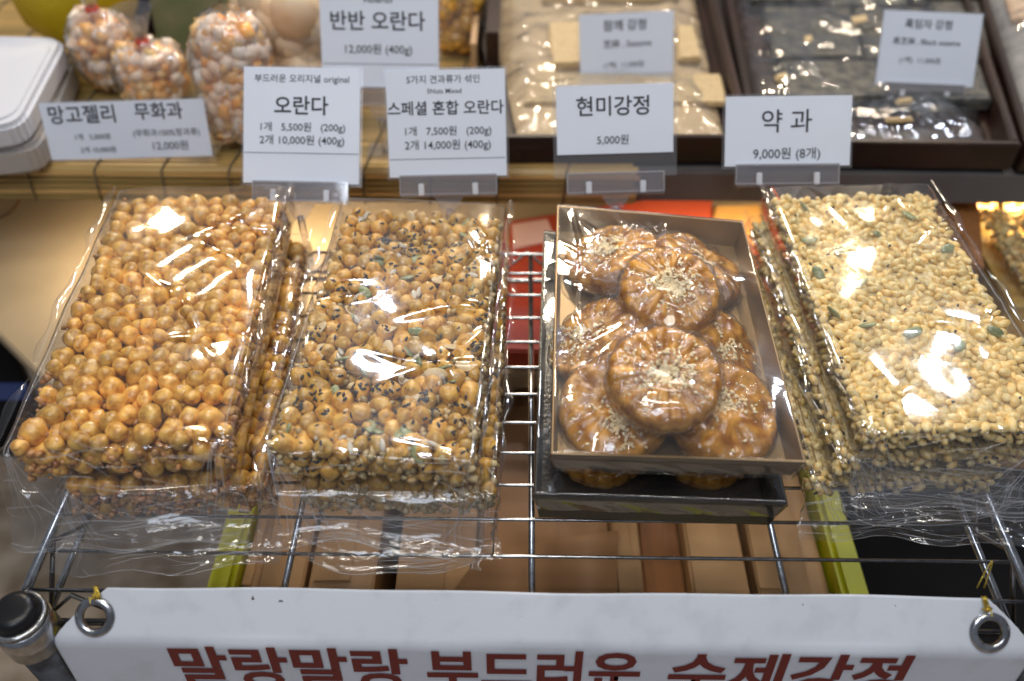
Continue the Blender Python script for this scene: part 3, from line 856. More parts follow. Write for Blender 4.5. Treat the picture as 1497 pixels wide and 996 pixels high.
def cookie(label, px, z, tilt, az, yaw, scale, seed, seeds=130, offc=(0, 0)):
    seeds = int(seeds*1.5)
    p = PZ(px[0], px[1], z)
    q = Matrix.Rotation(az, 3, 'Z') @ Matrix.Rotation(tilt, 3, 'Y') @ Matrix.Rotation(-az+yaw, 3, 'Z')
    eul = q.to_euler()
    base = Vector(p)-q @ Vector((0, 0, .0155*scale))
    t = thing('honey_cookie', label, 'cookie', base, eul, 'film wrapped honey cookies in the upper tray')
    t.scale = (scale,)*3
    o = bpy.data.objects.new('cookie_body', cookie_mes[0 if seed > 6 else 1+seed % 2]); link(o, t)
    o = bpy.data.objects.new('shrink_film', shells[seed % 3]); link(o, t); o.rotation_euler = (0, 0, seed*1.3)
    g = random.Random(seed+50); items = []
    for j in range(seeds):
        rr = min(.024, abs(g.gauss(0, .0105))); a = g.uniform(0, 6.28)
        x, y = rr*math.cos(a)+offc[0], rr*math.sin(a)+offc[1]; rho = min(.8, math.hypot(x, y)/.03)
        zz = .0175*(1-.10*rho**2*1.3-.18*math.exp(-(rho/.20)**2))+.0002-(.0008 if rho > .35 else 0)
        items.append((SEEDM[0], SEEDM[1], TRS((x, y, zz+g.uniform(0, .0006)), Euler((g.gauss(0, .3), g.gauss(0, .3), g.uniform(0, 6.28))), (.0016, .0009, .0006))))
    merged('sesame_seeds', items, M['white_seed'], t)
    return t
cookie('honey cookie in the top left corner of the foil tray', (890, 364), .068, R(20), R(150), 0, 1.14, 1)
cookie('honey cookie in the top right corner of the tray, in greenish shade', (1030, 380), .066, R(30), R(20), 1, 1.15, 2, 60)
cookie('honey cookie at the left wall halfway down the tray', (866, 486), .069, R(32), R(175), 2, 1.10, 3, 120, (.008, .006))
cookie('honey cookie half hidden at the right of the front upper cookie', (1056, 506), .066, R(34), R(-15), 3, 1.12, 4, 60)
cookie('honey cookie in the front left corner of the foil tray', (897, 592), .066, R(22), R(-120), 4, 1.13, 5, 110, (.006, .009))
cookie('honey cookie in the front right corner of the foil tray', (1060, 596), .066, R(16), R(-60), 5, 1.13, 6, 150)
cookie('upper honey cookie nearer the back, sesame thick at its centre', (982, 418), .092, R(14), R(-80), 0.3, 1.06, 7, 210)
cookie('upper honey cookie nearer the front, its petals glossy orange', (974, 545), .094, R(16), R(-95), 0.9, 1.07, 8, 170)
for (u, v) in ((880, 690), (1040, 690)):
    pass
for nm, dx in (('honey cookie in the lower tray, seen dark behind its front left wall', -.032), ('honey cookie in the lower tray, seen dark behind its front right wall', .034)):
    t = thing('honey_cookie', nm, 'cookie', (tl.location.x+dx, tl.location.y-.060, .004), (R(8), 0, 0), 'honey cookies in the lower tray')
    o = bpy.data.objects.new('cookie_body', cookie_me); link(o, t)

# tray films: a membrane pulled over the cookies
def membrane(parent, quad, zr, obst, name='tray_film', nx=90, ny=130, iters=500, skirt=.020, seed=0, m='film_tray'):
    """quad BL BR FR FL in world; obst (x, y, z, r)"""
    BL, BR, FR, FL = [Vector((p[0], p[1])) for p in quad]
    uu, vv = np.meshgrid(np.linspace(0, 1, nx), np.linspace(0, 1, ny))
    X = (BL.x*(1-uu)+BR.x*uu)*(1-vv)+(FL.x*(1-uu)+FR.x*uu)*vv
    Y = (BL.y*(1-uu)+BR.y*uu)*(1-vv)+(FL.y*(1-uu)+FR.y*uu)*vv
    O = np.full_like(X, zr)
    for (x, y, z, r) in obst:
        d = np.hypot(X-x, Y-y)
        O = np.maximum(O, np.where(d < r, z-.010*(d/r)**4, -1))
    Z = O.copy()
    for _ in range(iters):
        A = Z.copy(); A[1:-1, 1:-1] = (Z[:-2, 1:-1]+Z[2:, 1:-1]+Z[1:-1, :-2]+Z[1:-1, 2:])/4
        Z = np.maximum(A, O)
        Z[0, :] = Z[-1, :] = zr; Z[:, 0] = Z[:, -1] = zr
    edge = np.minimum(np.minimum(uu, 1-uu), np.minimum(vv, 1-vv))
    k = np.clip(edge*14, 0, 1)
    Z += k*(.0008*wave(X*.6, Y*.6, Z, seed+9)+.0014*ridge(X-X.mean(), Y-Y.mean(), seed+4, 26, w=.0011, span=(.11, .2)))
    V = np.stack([X-parent.location.x, Y-parent.location.y, Z-parent.location.z], -1)
    cen = Vector((X.mean()-parent.location.x, Y.mean()-parent.location.y))
    # skirt round the walls
    rows = [V]; ring = []
    idx = lambda j, i: j*nx+i
    Fc = []
    for j in range(ny-1):
        for i in range(nx-1): Fc.append((idx(j, i), idx(j+1, i), idx(j+1, i+1), idx(j, i+1)))
    loop = [idx(0, i) for i in range(nx)]+[idx(j, nx-1) for j in range(1, ny)]+[idx(ny-1, i) for i in range(nx-2, -1, -1)]+[idx(j, 0) for j in range(ny-2, 0, -1)]
    VV = V.reshape(-1, 3).tolist(); base = len(VV)
    lev = 6
    for s in range(1, lev+1):
        f = s/lev
        for c, li in enumerate(loop):
            x, y, z = VV[li]
            sc = 1.014-.05*f**1.3+.004*math.sin(c*.35+s)*f
            VV.append((cen.x+(x-cen.x)*sc, cen.y+(y-cen.y)*(1.010-.035*f+.003*math.sin(c*.3+s)*f), z-skirt*f))
    n = len(loop)
    for s in range(lev):
        for c in range(n):
            a = loop[c] if s == 0 else base+(s-1)*n+c; b = loop[(c+1) % n] if s == 0 else base+(s-1)*n+(c+1) % n
            Fc.append((a, b, base+s*n+(c+1) % n, base+s*n+c))
    return mesh_obj(name, VV, Fc, M[m], parent)
obs = []
for (u, v, z, r) in ((982, 418, .0955, .028), (974, 545, .0975, .028), (888, 372, .071, .006), (895, 612, .073, .006), (1060, 617, .073, .006), (866, 486, .072, .006)):
    p = PZ(u, v, z); obs.append((p.x, p.y, z, r))
membrane(tt, [Vector((p.x, p.y))*1.0 for p in top_quad], .0688, obs, seed=3)
membrane(tl, [Vector((p.x, p.y))*1.0 for p in low_quad], .0348, [], seed=5, iters=2, m='film_tray')

# ================================================================== price cards
def sign(label, px, depth, wpx, hpx, lines, roll=0, tilt=R(38), yaw=0, rule=None, holder='clip', group='price cards in clear holders', paper=None, sleeve=0, text_scale=1, stem=None, bold=.003, z_foot=None):
    """px: photo pixel of the card centre; lines: (text, du, dv, width px) from the centre"""
    k = depth/F
    cpos = PD(px[0], px[1], depth)
    W, H = wpx*k, hpx*k
    rot = (Matrix.Rotation(yaw, 3, 'Z') @ Matrix.Rotation(math.pi/2-tilt, 3, 'X') @ Matrix.Rotation(roll, 3, 'Z')).to_euler()
    t = thing('price_card', label, 'price card', cpos, rot, group)
    # the card
    if paper is None: paper = (0, 0, wpx, hpx)
    pw, ph = paper[2]*k, paper[3]*k
    bm = bmesh.new(); box_bm(bm, (paper[0]*k, -paper[1]*k, 0), (pw, ph, .0005)); bm_obj('card', bm, M['card'], t)
    # clear sleeve
    bm = bmesh.new(); box_bm(bm, (0, -.0015*0, -.0008), (W+.004, H+.004, .0004), None, .0); bm_obj('sleeve', bm, M['sleeve'], t)
    for (s, du, dv, wp, *b) in lines:
        o = text(s, M['ink'], t, bold=(b[0] if b else bold)*.01, size=.01)
        o.location = (du*k, -dv*k, .0006); TEXTS.append((o, wp*k, None))
    if rule is not None:
        box('rule_line', (0, -rule*k, .0004), (pw*.985, .00035, .0003), M['ink'], t)
    if holder == 'clip':
        hh = .013; hw = W*.82
        y0 = -H/2-.0062
        for zf in (.0022, -.0022):
            box('holder_plate', (0, y0, zf), (hw, hh*1.15, .0012), M['acrylic'], t)
        for ze in (y0+hh*.57, y0-hh*.52):
            box('holder_glint', (0, ze, 0), (hw*1.005, .0009, .0052), M['holder_glint'], t)
        for xe in (-hw/2, hw/2):
            box('holder_glint', (xe, y0, 0), (.0008, hh*1.1, .0050), M['holder_glint'], t)
        box('holder_ridge', (0, y0-hh*.62, 0), (hw, .0022, .0060), M['acrylic'], t)
        for sx in (-.28, .28):
            box('holder_lug', (sx*hw, y0-hh*.25, .0036), (.0042, .009, .002), M['whitepl'], t, bev=.0005)
        # stem: a tapered neck and a rod down to a foot
        bm = bmesh.new()
        v = [bm.verts.new(q) for q in ((-.011, y0-hh*.7, -.001), (.011, y0-hh*.7, -.001), (.0035, y0-hh*.7-.012, -.001), (-.0035, y0-hh*.7-.012, -.001))]
        f = bm.faces.new(v); r_ = bmesh.ops.extrude_face_region(bm, geom=[f]); bmesh.ops.translate(bm, verts=[q for q in r_['geom'] if isinstance(q, bmesh.types.BMVert)], vec=(0, 0, .003))
        bmesh.ops.recalc_face_normals(bm, faces=bm.faces); bm_obj('holder_neck', bm, M['acrylic'], t)
        mw = rot.to_matrix()
        a = Vector((0, y0-hh*.7-.010, .0005))
        wa = cpos+mw @ a
        zf = z_foot if z_foot is not None else 0
        down = mw.inverted() @ (Vector((wa.x, wa.y, zf))-cpos)
        tube('holder_stem', [a, down], .0028, M['acrylic'], t, 12)
        ft = box('holder_foot', (0, 0, 0), (.03, .022, .003), M['acrylic'], t, bev=.0008)
        ft.matrix_local = Matrix.Translation(down) @ mw.inverted().to_4x4()
    return t
sign('white card reading 오란다 with two price lines and a ruled foot', (441, 184), .655, 170, 168,
     [('부드러운 오리지널 original', 0, -67, 138), ('오란다', -1, -27, 79, .016), ('1개   5,500원   (200g)', 1, 3, 124, .006), ('2개 10,000원 (400g)', 1, 22, 124, .006)], rule=40, roll=R(-.6), tilt=R(43))
sign('white card reading 스페셜 혼합 오란다 in its widest line', (653, 181), .660, 173, 152,
     [('5가지 견과류가 섞인', -3, -62, 106), ('5Nuts Mixed', -2, -46, 50), ('스페셜 혼합 오란다', -1, -21, 169, .013), ('1개   7,500원   (200g)', 1, 11, 126, .006), ('2개 14,000원 (400g)', 1, 31, 126, .006)], rule=50, roll=R(1.6), tilt=R(36))
sign('white card reading 현미강정 and 5,000원 in a rounded sleeve', (899, 190), .655, 173, 128,
     [('현미강정', -2, -32, 106, .013), ('5,000원', -3, 15, 46, .006)], roll=R(2.0), tilt=R(37), paper=(0, -15, 170, 98))
sign('white card reading 약 과 and 9,000원 (8개), rightmost of the front cards', (1152, 192), .655, 183, 100,
     [('약 과', -3, -12, 73, .004), ('9,000원 (8개)', -1, 33, 98, .006)], roll=R(1.0), tilt=R(38))
sign('taller white card reading 반반 오란다, standing behind the front cards', (555, 52), .735, 172, 150,
     [('Half&Half', -1, -48, 42), ('반반 오란다', -3, -18, 138, .013), ('12,000원 (400g)', -3, 20, 98, .006)], rule=40, roll=R(-.4), tilt=R(30), z_foot=.016)
sign('blurred white card reading 참깨 강정 on the sesame tray', (916, 75), .835, 136, 105,
     [('참깨 강정', -2, -35, 62, .013), ('芝麻 , Sesame', 1, -10, 70, .006), ('(1팩)  11,000원', -4, 19, 58)], rule=33, roll=R(3), tilt=R(28), holder='none', group='far price cards on the tray shelf')
sign('blurred white card reading 흑임자 강정 on the black sesame tray', (1358, 72), .80, 143, 102,
     [('흑임자 강정', -5, -33, 68, .013), ('黑芝麻 , Black sesame', -5, -9, 98, .006), ('(1팩)  11,000원', -11, 17, 60)], roll=R(-2), tilt=R(33), group='far price cards on the tray shelf', z_foot=.03)
sign('wide leaning double card reading 망고젤리 and 무화과', (185, 190), .745, 240, 82,
     [('망고젤리', -60, -22, 97, .013), ('무화과', 52, -24, 70, .013), ('1개   5,000원', -52, 9, 52), ('2개 10,000원', -47, 28, 52), ('(무화과100%정과류)', 58, 6, 98), ('12,000원', 60, 25, 52)], roll=R(2), tilt=R(22), holder='none', group='far price cards on the tray shelf')
dbl = bpy.data.objects['price_card.007'] if 'price_card.007' in bpy.data.objects else None

# ================================================================== back shelf
YS = .640; ZS = .012
t = thing('display_shelf', 'grey metal display shelf behind the rack with a warm light strip below it', 'shelf', (0, YS, ZS))
box('shelf_top', (0, .45, -.004), (2.2, .90, .008), M['shelf_metal'], t, bev=.001)
box('shelf_lip', (0, -.0015, -.0145), (2.2, .003, .029), M['shelf_metal'], t)
for (u, nm) in ((-800, 'shelf_leg'), (1, 'shelf_leg')):
    pass
for x in (-1.05, 1.05):
    box('shelf_leg', (x, .05, -.39), (.03, .03, .74), M['shelf_metal'], t)
led = thing('light_strip', 'glowing warm light strip under the edge of the display shelf', 'light strip', (0, YS+.012, ZS-.036))
x0 = PY(85, 284, YS).x; x1 = PY(640, 284, YS).x
box('strip_body', ((x0+x1)/2, .006, .004), (x1-x0, .010, .006), M['whitepl'], led)
me = bpy.data.meshes.new('bulb'); bm = bmesh.new(); box_bm(bm, (0, 0, 0), (.010, .008, .003), None, .001); bm.to_mesh(me); bm.free(); me.materials.append(M['led'])
x = x0+.008
while x < x1-.005:
    o = bpy.data.objects.new('bulb', me); link(o, led); o.location = (x, 0, -.001); x += .0145
lo = area('strip_lamp', ((x0+x1)/2, YS+.014, ZS-.043), ((x0+x1)/2, YS+.05, -.5), x1-x0, .8, (1, .78, .50), 'RECTANGLE', .008)
lo2 = area('strip_lamp', (.32, YS+.014, ZS-.043), (.32, YS+.05, -.5), .45, .8, (1, .78, .50), 'RECTANGLE', .008)
box('strip_body', (.32, .006, .004), (.45, .010, .006), M['whitepl'], led)

# bamboo mat over the left of the shelf, rolling down its front edge
mt = thing('bamboo_mat', 'bamboo slat mat laid over the left half of the display shelf', 'mat', (0, YS, ZS))
mx0, mx1 = -.75, .10
sl = bpy.data.meshes.new('slat'); bm = bmesh.new(); box_bm(bm, (0, 0, 0), (mx1-mx0, .0052, .0022), None, .0008); bm.to_mesh(sl); bm.free(); sl.materials.append(M['bamboo'])
cuts = []
yy = 0
pathm = [(-.0030, .0002, R(45))]
for k in range(5): pathm.append((-.0052-.0004*k, -.004-.0058*k, R(90)))
for k in range(64): pathm.append((.001+.0058*k, .0016, 0))
for (y, z, a) in pathm:
    o = bpy.data.objects.new('slat', sl); link(o, mt); o.location = ((mx0+mx1)/2+rnd.uniform(-.003, .003), y, z+rnd.uniform(-.0004, .0004)); o.rotation_euler = (a, 0, rnd.uniform(-.001, .001))
for k in range(14):
    x = mx0+.03+k*.0585
    pts = [(x-.004, -.0095, -.030), (x-.003, -.0090, -.012), (x-.002, -.0065, .001), (x, .0, .0042), (x+.012, .09, .0042), (x+.020, .20, .0042), (x+.020, .37, .0042)]
    tube('string', pts, .0008, M['string'], mt, 6)

# dark trays on the right
def ztray(label, quad, z0, z1):
    c = sum((Vector((p[0], p[1], 0)) for p in quad), Vector())/4
    t = thing('dark_wood_tray', label, 'tray', (c.x, c.y, z0), group='dark lacquered trays')
    q = [Vector((p[0]-c.x, p[1]-c.y, 0)) for p in quad]
    prism('tray_bottom', q, 0, .004, M['tray_wood'], t, .0005)
    for i in range(4):
        a, b = q[i], q[(i+1) % 4]
        d = (b-a).normalized(); nrm = Vector((-d.y, d.x, 0)); th = .007
        if nrm.dot(a+b) < 0: nrm = -nrm
        e = .0 if i % 2 else .007
        pts = [a-d*e+nrm*0, b+d*e, b+d*e+nrm*th, a-d*e+nrm*th]
        prism('tray_wall', pts, 0, z1-z0, M['tray_wood'], t, .0012)
    return t
za, zb = ZS+.0045, .042
qa = [PZ(690, -60, zb), PZ(1025, -60, zb), PZ(1088, 195, zb), PZ(742, 195, zb)]
ztray('dark wooden tray holding bagged sesame bars', qa, za, zb)
qb = [PZ(1060, -60, zb), PZ(1392, -60, zb), PZ(1478, 205, zb), PZ(1112, 200, zb)]
ztray('dark wooden tray holding grey wrapped black sesame bars', qb, za, zb)
qc = [PZ(1428, -60, zb), PZ(1760, -60, zb), PZ(1860, 215, zb), PZ(1512, 208, zb)]
ztray('dark wooden tray cut off by the right border', qc, za, zb)

def pouch(parent_name, label, quad, z0, z1, m, inner, group=None, seed=0, filmm='film_pouch', cat='sweet pack'):
    c = sum((Vector((p[0], p[1], 0)) for p in quad), Vector())/4
    t = thing(parent_name, label, cat, (c.x, c.y, z0), group=group)
    q = [Vector((p[0]-c.x, p[1]-c.y)) for p in quad]
    nx, ny = 50, 50
    uu, vv = np.meshgrid(np.linspace(0, 1, nx), np.linspace(0, 1, ny))
    X = (q[0].x*(1-uu)+q[1].x*uu)*(1-vv)+(q[3].x*(1-uu)+q[2].x*uu)*vv
    Y = (q[0].y*(1-uu)+q[1].y*uu)*(1-vv)+(q[3].y*(1-uu)+q[2].y*uu)*vv
    e = np.minimum(np.minimum(uu, 1-uu), np.minimum(vv, 1-vv))
    Z = (z1-z0)*np.clip(e*7, 0, 1)**.6+.0016*wave(X*.6, Y*.6, X*0, seed)+.004*ridge(X, Y, seed+3, 14, w=.004, span=(.2, .25))
    V = np.stack([X, Y, Z], -1).reshape(-1, 3); Fc = [(j*nx+i, (j+1)*nx+i, (j+1)*nx+i+1, j*nx+i+1) for j in range(ny-1) for i in range(nx-1)]
    if inner: mesh_obj('paper_liner', V*np.array([.97, .97, .5])+[0, 0, .001], Fc, m, t)
    mesh_obj('bag_film', V+[0, 0, .001], Fc, M[filmm], t)
    return t
def shr(q, s, dz=0):
    c = sum(q, Vector())/4
    return [c+(p-c)*s for p in q]
za2 = za+.0048
t = pouch('sesame_bar_bag', 'clear bag of thin beige sesame bars lying in the left dark tray', shr(qa, .93), za2, zb-.010, M['paper'], True, seed=31)
qs = shr(qa, .93); cc = t.location
def slab(parent, pts, z0, z1, m, name='bar'):
    P_ = [Vector((p.x-parent.location.x, p.y-parent.location.y)) for p in pts]
    return prism(name, P_, z0, z1, m, parent, .002)
slab(t, [PZ(u, v, .016) for (u, v) in ((800, 58), (870, 55), (872, 118), (806, 120))], .006, .014, M['sesbar'])
slab(t, [PZ(u, v, .016) for (u, v) in ((985, 60), (1010, 62), (1022, 110), (988, 112))], .006, .014, M['sesbar'])
slab(t, [PZ(u, v, .016) for (u, v) in ((790, -50), (985, -50), (990, 20), (792, 24))], .006, .014, M['sesbar'])
slab(t, [PZ(u, v, .016) for (u, v) in ((770, 128), (1050, 128), (1060, 172), (766, 172))], .004, .010, M['sesbar'])
t = pouch('black_sesame_bag', 'clear bag of dark grey black sesame bars in the middle dark tray', shr(qb, .93), za2, zb-.008, M['greypaper'], False, seed=41)
for (a, b) in (((1075, -50), (1180, 30)), ((1190, -50), (1300, 35)), ((1300, -50), (1390, 20)), ((1110, 38), (1235, 112)), ((1243, 40), (1340, 116)), ((1130, 120), (1270, 175)), ((1280, 122), (1420, 178)), ((1350, 30), (1420, 116))):
    slab(t, [PZ(u, v, .013) for (u, v) in ((a[0], a[1]), (b[0], a[1]), (b[0]+18, b[1]), (a[0]+18, b[1]))], .002, .012+rnd.uniform(0, .003), M['blackbar'])
for j in range(12):  # the tan chips paint in streaks of light through the bag
    u_ = rnd.uniform(1100, 1400); v_ = rnd.uniform(0, 180); du = rnd.uniform(12, 40); dv = rnd.uniform(5, 16)
    slab(t, [PZ(u_+a_, v_+b_, .033) for (a_, b_) in ((0, 0), (du, -dv*.4), (du*1.2, dv*.6), (du*.2, dv))], .010, .0135+rnd.uniform(0, .002), M['sesbar'] if j % 2 else M['blackbar'], 'streak_chip')
t = pouch('seed_bar_bag', 'bag of brown seed bars in the tray at the right border', shr(qc, .93), za2, zb+.004, M['greypaper'], True, seed=51)
slab(t, [PZ(u, v, .016) for (u, v) in ((1440, -50), (1620, -50), (1640, 60), (1470, 55))], .008, .016, M['nut'])

# ---- left: lidded plastic boxes, jelly bags and other bags
bt = thing('plastic_tub_stack', 'stack of white lidded plastic tubs at the left border', 'plastic tub', PZ(20, 130, ZS+.01))
bt.location.z = ZS+.0045; bt.name = 'plastic_tub'; bt['label'] = 'lower grey white plastic tub at the left border'; bt['group'] = 'lidded plastic tubs'
def rounded(P_, r, seg=6):
    out = []; n = len(P_)
    for i in range(n):
        p, a, b = P_[i], P_[i-1], P_[(i+1) % n]
        da = (a-p).normalized(); db = (b-p).normalized()
        p0, p1 = p+da*r, p+db*r
        for k in range(seg+1):
            u = k/seg; out.append(p0*(1-u)**2+p*2*u*(1-u)+p1*u*u)
    return out
def tub(t, quad, z0, z1, m, r=.022):
    P_ = rounded([Vector((p.x-t.location.x, p.y-t.location.y)) for p in quad], r)
    o = prism('tub_body', P_, z0, z1, m, t, min(.004, (z1-z0)*.3))
    o.data.polygons.foreach_set('use_smooth', [False]*len(o.data.polygons))
    return o
ql_ = [PZ(u, v, .05) for (u, v) in ((-200, 45), (106, 68), (50, 205), (-260, 230))]
tub(bt, ql_, 0, .026, M['greypl'])
bt2 = thing('plastic_tub', 'upper white plastic tub at the left border, its lid raised at the rim', 'plastic tub', (bt.location.x, bt.location.y, ZS+.031), group='lidded plastic tubs')
ql2 = [PZ(u, v, .075) for (u, v) in ((-200, 30), (92, 38), (22, 168), (-260, 190))]
tub(bt2, ql2, 0, .022, M['whitepl'])
rim = shr(ql2, .90)
tub(bt2, rim, .0215, .0235, M['whitepl']).name = 'tub_lid'

def jelly_bag(label, px, zc, rx, rz, seed, m, group, tie_top=True, n=60, lump=.011, name='jelly_bag'):
    """a filled clear bag standing on the mat; px its middle"""
    p = PZ(px[0], px[1], zc)
    t = thing(name, label, 'sweet bag', (p.x, p.y, ZS+.006), (0, 0, 0), group)
    g = random.Random(seed); o_ = Vector((g.random()*9, g.random()*9, 0))
    H = (zc-ZS-.006)*2
    items = []
    for j in range(n):
        a = g.uniform(0, 6.28); z = g.uniform(.08, .9); rr = rx*.82*math.sqrt(max(0, 1-(2*z-1)**4))*math.sqrt(g.uniform(.45, 1))
        V_, F_ = (CRUMB[j % 6] if lump < .008 else PUFFL[j % 8]); items.append((V_, F_, TRS((rr*math.cos(a), rr*math.sin(a)*.8, z*H), rquat(g), lump*g.uniform(.7, 1.3))))
    if m is M['jelly']:
        merged('pale_filling', items[::2], M['jelly_pale'], t); items = items[1::2]
    merged('bag_filling', items, m, t)
    V = []; Fc = []; ns, nl = 48, 40
    for i in range(nl):
        u = i/(nl-1)
        if u < .78: q = u/.78; r = rx*max(.02, (1-abs(2*q-1)**3.2))**.5*(1.02 if q < .5 else 1)+.002; z = q*H*1.03
        else:
            q = (u-.78)/.22; r = .0045+.014*q**1.3; z = H*1.03+q*.032
            if not tie_top: break
        for k in range(ns):
            a = 2*math.pi*k/ns
            d = 1+.06*noise.noise(Vector((math.cos(a)*2.2, math.sin(a)*2.2, u*5))+o_)+.025*math.sin(a*15+6*u)*(u > .55)
            V.append((r*d*math.cos(a), r*d*math.sin(a)*.85, z))
    nn = len(V)//ns
    for i in range(nn-1):
        for k in range(ns):
            a = i*ns+k; b = i*ns+(k+1) % ns; Fc.append((a, b, b+ns, a+ns))
    mesh_obj('bag_film', V, Fc, M['film_soft'], t)
    if tie_top:
        c = lathe('bag_tie', [(.0045, -.0025), (.0062, -.0018), (.0062, .0018), (.0045, .0025)], M['redtie'], t, 16); c.location = (0, 0, H*1.03+.001)
    return t
jelly_bag('tied clear bag of orange jellies behind, left of the other tied bag', (155, 72), .054, .031, 0, 61, M['jelly'], 'clear bags of orange jellies', True, 230, .0062)
jelly_bag('low tied clear bag of orange jellies in front of the other tied bag', (222, 106), .046, .033, 0, 62, M['jelly'], 'clear bags of orange jellies', True, 230, .0062)
tb = jelly_bag('tall leaning clear bag of orange jellies left of the front cards', (330, 120), .075, .034, 0, 63, M['jelly'], 'clear bags of orange jellies', False, 420, .0065)
tb.rotation_euler = (R(-8), R(5), 0)
nb_ = jelly_bag('clear bag of large pale nuts beside the back card', (440, 55), .065, .050, 0, 64, M['nut'], None, False, 70, .019, name='nut_bag')
nb2 = jelly_bag('clear bag of small brown nuts to the right of the back card', (668, 20), .055, .026, 0, 65, M['caramel'], None, False, 70, .009, name='nut_bag')
# fig packs with green leaves
fp = thing('fig_pack', 'green and pink pack of sliced figs behind the jelly bags', 'fig pack', (PZ(262, 60, .06).x, PZ(262, 60, .06).y+.05, ZS+.006))
box('pack_body', (0, 0, .055), (.075, .02, .11), M['green'], fp, rot=(R(-15), 0, 0), bev=.006)
for (dx, dz) in ((.006, .045), (-.018, .075), (.020, .082), (-.02, .04)):
    c = lathe('fig_slice', [(0, .0025), (.009, .003), (.0125, .0018), (.0130, -.002), (0, -.002)], M['figpink'], fp, 20)
    c.location = (dx, -.017+dz*.26, dz+.004); c.rotation_euler = (R(75), 0, 0)
yb = thing('yellow_snack_bag', 'yellow snack bag with brown print behind the plastic tubs', 'snack bag', (PZ(75, 50, .06).x, PZ(75, 50, .06).y+.05, ZS+.006))
V, Fc = lumpy(3, 9, .12, 1.3, 1.0); mesh_obj('bag_body', V*np.array([.062, .022, .070])+[.008, 0, .068], Fc.tolist(), M['yellowbag'], yb)
nv = thing('navy_snack_bag', 'dark navy bag standing behind the tied jelly bag', 'snack bag', (PZ(190, 10, .06).x, PZ(190, 10, .06).y+.04, ZS+.006))
V, Fc = lumpy(3, 10, .12, 1.3, 1.0); mesh_obj('bag_body', V*np.array([.035, .02, .07])+[0, 0, .067], Fc.tolist(), M['navy'], nv)
# kraft lined box beside the nuts
kb = thing('kraft_box', 'upright kraft box left of the sesame tray', 'box', (PZ(700, 60, .013).x, PZ(700, 60, .013).y, ZS+.005))
box('box_side', (0, 0, .013), (.006, .20, .06), M['kraft'], kb, bev=.001); box('box_side', (.018, 0, .027), (.012, .20, .054), M['tray_wood'], kb, bev=.001)

# ================================================================== below the shelf and rack
def carton(name, label, quad, z0, z1, m, cat='box', group=None, bev=.002, pn='carton_body'):
    c = sum((Vector((p[0], p[1], 0)) for p in quad), Vector())/4
    t = thing(name, label, cat, (c.x, c.y, z0), group=group)
    prism(pn, [Vector((p[0]-c.x, p[1]-c.y)) for p in quad], 0, z1-z0, m, t, bev)
    return t
zt = -.11
q = [PZ(u, v, zt) for (u, v) in ((-420, 262), (1140, 262), (1130, 520), (108, 560))]
q2 = [PZ(-420, 262, zt), PZ(1390, 262, zt), PZ(1390, 420, zt), PZ(1100, 520, zt), PZ(108, 600, zt), PZ(-60, 430, zt)]
t = carton('kraft_board', 'tan board lying on legs under the display shelf behind the rack', q2, zt-.02, zt, M['tan'], 'board', pn='board_panel')
for (lx, ly) in ((-.35, .35), (.35, .35), (-.35, 0.1)):
    box('board_leg', (lx, ly, -.31), (.03, .03, .62), M['kraft3'], t)
t = carton('storage_crate', 'dark crate with blue trim on the floor at the left below the rack', [PZ(u, v, -.2) for (u, v) in ((-260, 430), (0, 470), (62, 612), (-260, 618))], -.26, -.2, M['darkbox'], 'crate')
mesh_obj('trim_band', [tuple(PZ(-60, 560, -.197)-t.location), tuple(PZ(40, 560, -.197)-t.location), tuple(PZ(45, 585, -.197)-t.location), tuple(PZ(-60, 585, -.197)-t.location)], [(0, 1, 2, 3)], M['blue'], t, smooth=False)
rp = carton('red_snack_pack', 'red snack pack with a pale pink label on the carton', [PZ(u, v, -.085) for (u, v) in ((745, 322), (1042, 276), (1040, 345), (960, 520), (740, 512))], zt+.001, -.085, M['red'], 'snack pack', pn='pack_body')
lb = prism('pack_label', [Vector((PZ(u, v, -.085)-rp.location)[:2]) for (u, v) in ((748, 330), (800, 322), (812, 352), (752, 365))], -.085-rp.location.z+.0005, -.085-rp.location.z+.0015, M['pinklabel'], rp, 0)
carton('amber_snack_pack', 'amber yellow pack beside the red snack pack', [PZ(u, v, -.085) for (u, v) in ((1046, 300), (1112, 298), (1130, 500), (1010, 500))], zt+.001, -.085, M['orange'], 'snack pack', pn='pack_body')
# a cable under the shelf
tg = thing('power_cable', 'brown cable hanging under the display shelf above the red pack', 'cable', (0, 0, 0))
tube('wire', [PY(670, 268, .66), PY(700, 282, .665), PY(735, 292, .67), PY(770, 291, .67), PY(795, 275, .665), PY(800, 262, .66)], .0013, M['cable'], tg)
box('connector', tuple(PY(757, 291, .668)), (.014, .006, .005), M['greypl'], tg, bev=.001)
tg = thing('power_cable', 'thin brown cable under the display shelf at the left border', 'cable', (0, 0, 0))
tube('wire', [PY(32, 280, .65), PY(26, 298, .66), PY(12, 312, .67), PY(0, 318, .68)], .0013, M['cable'], tg)

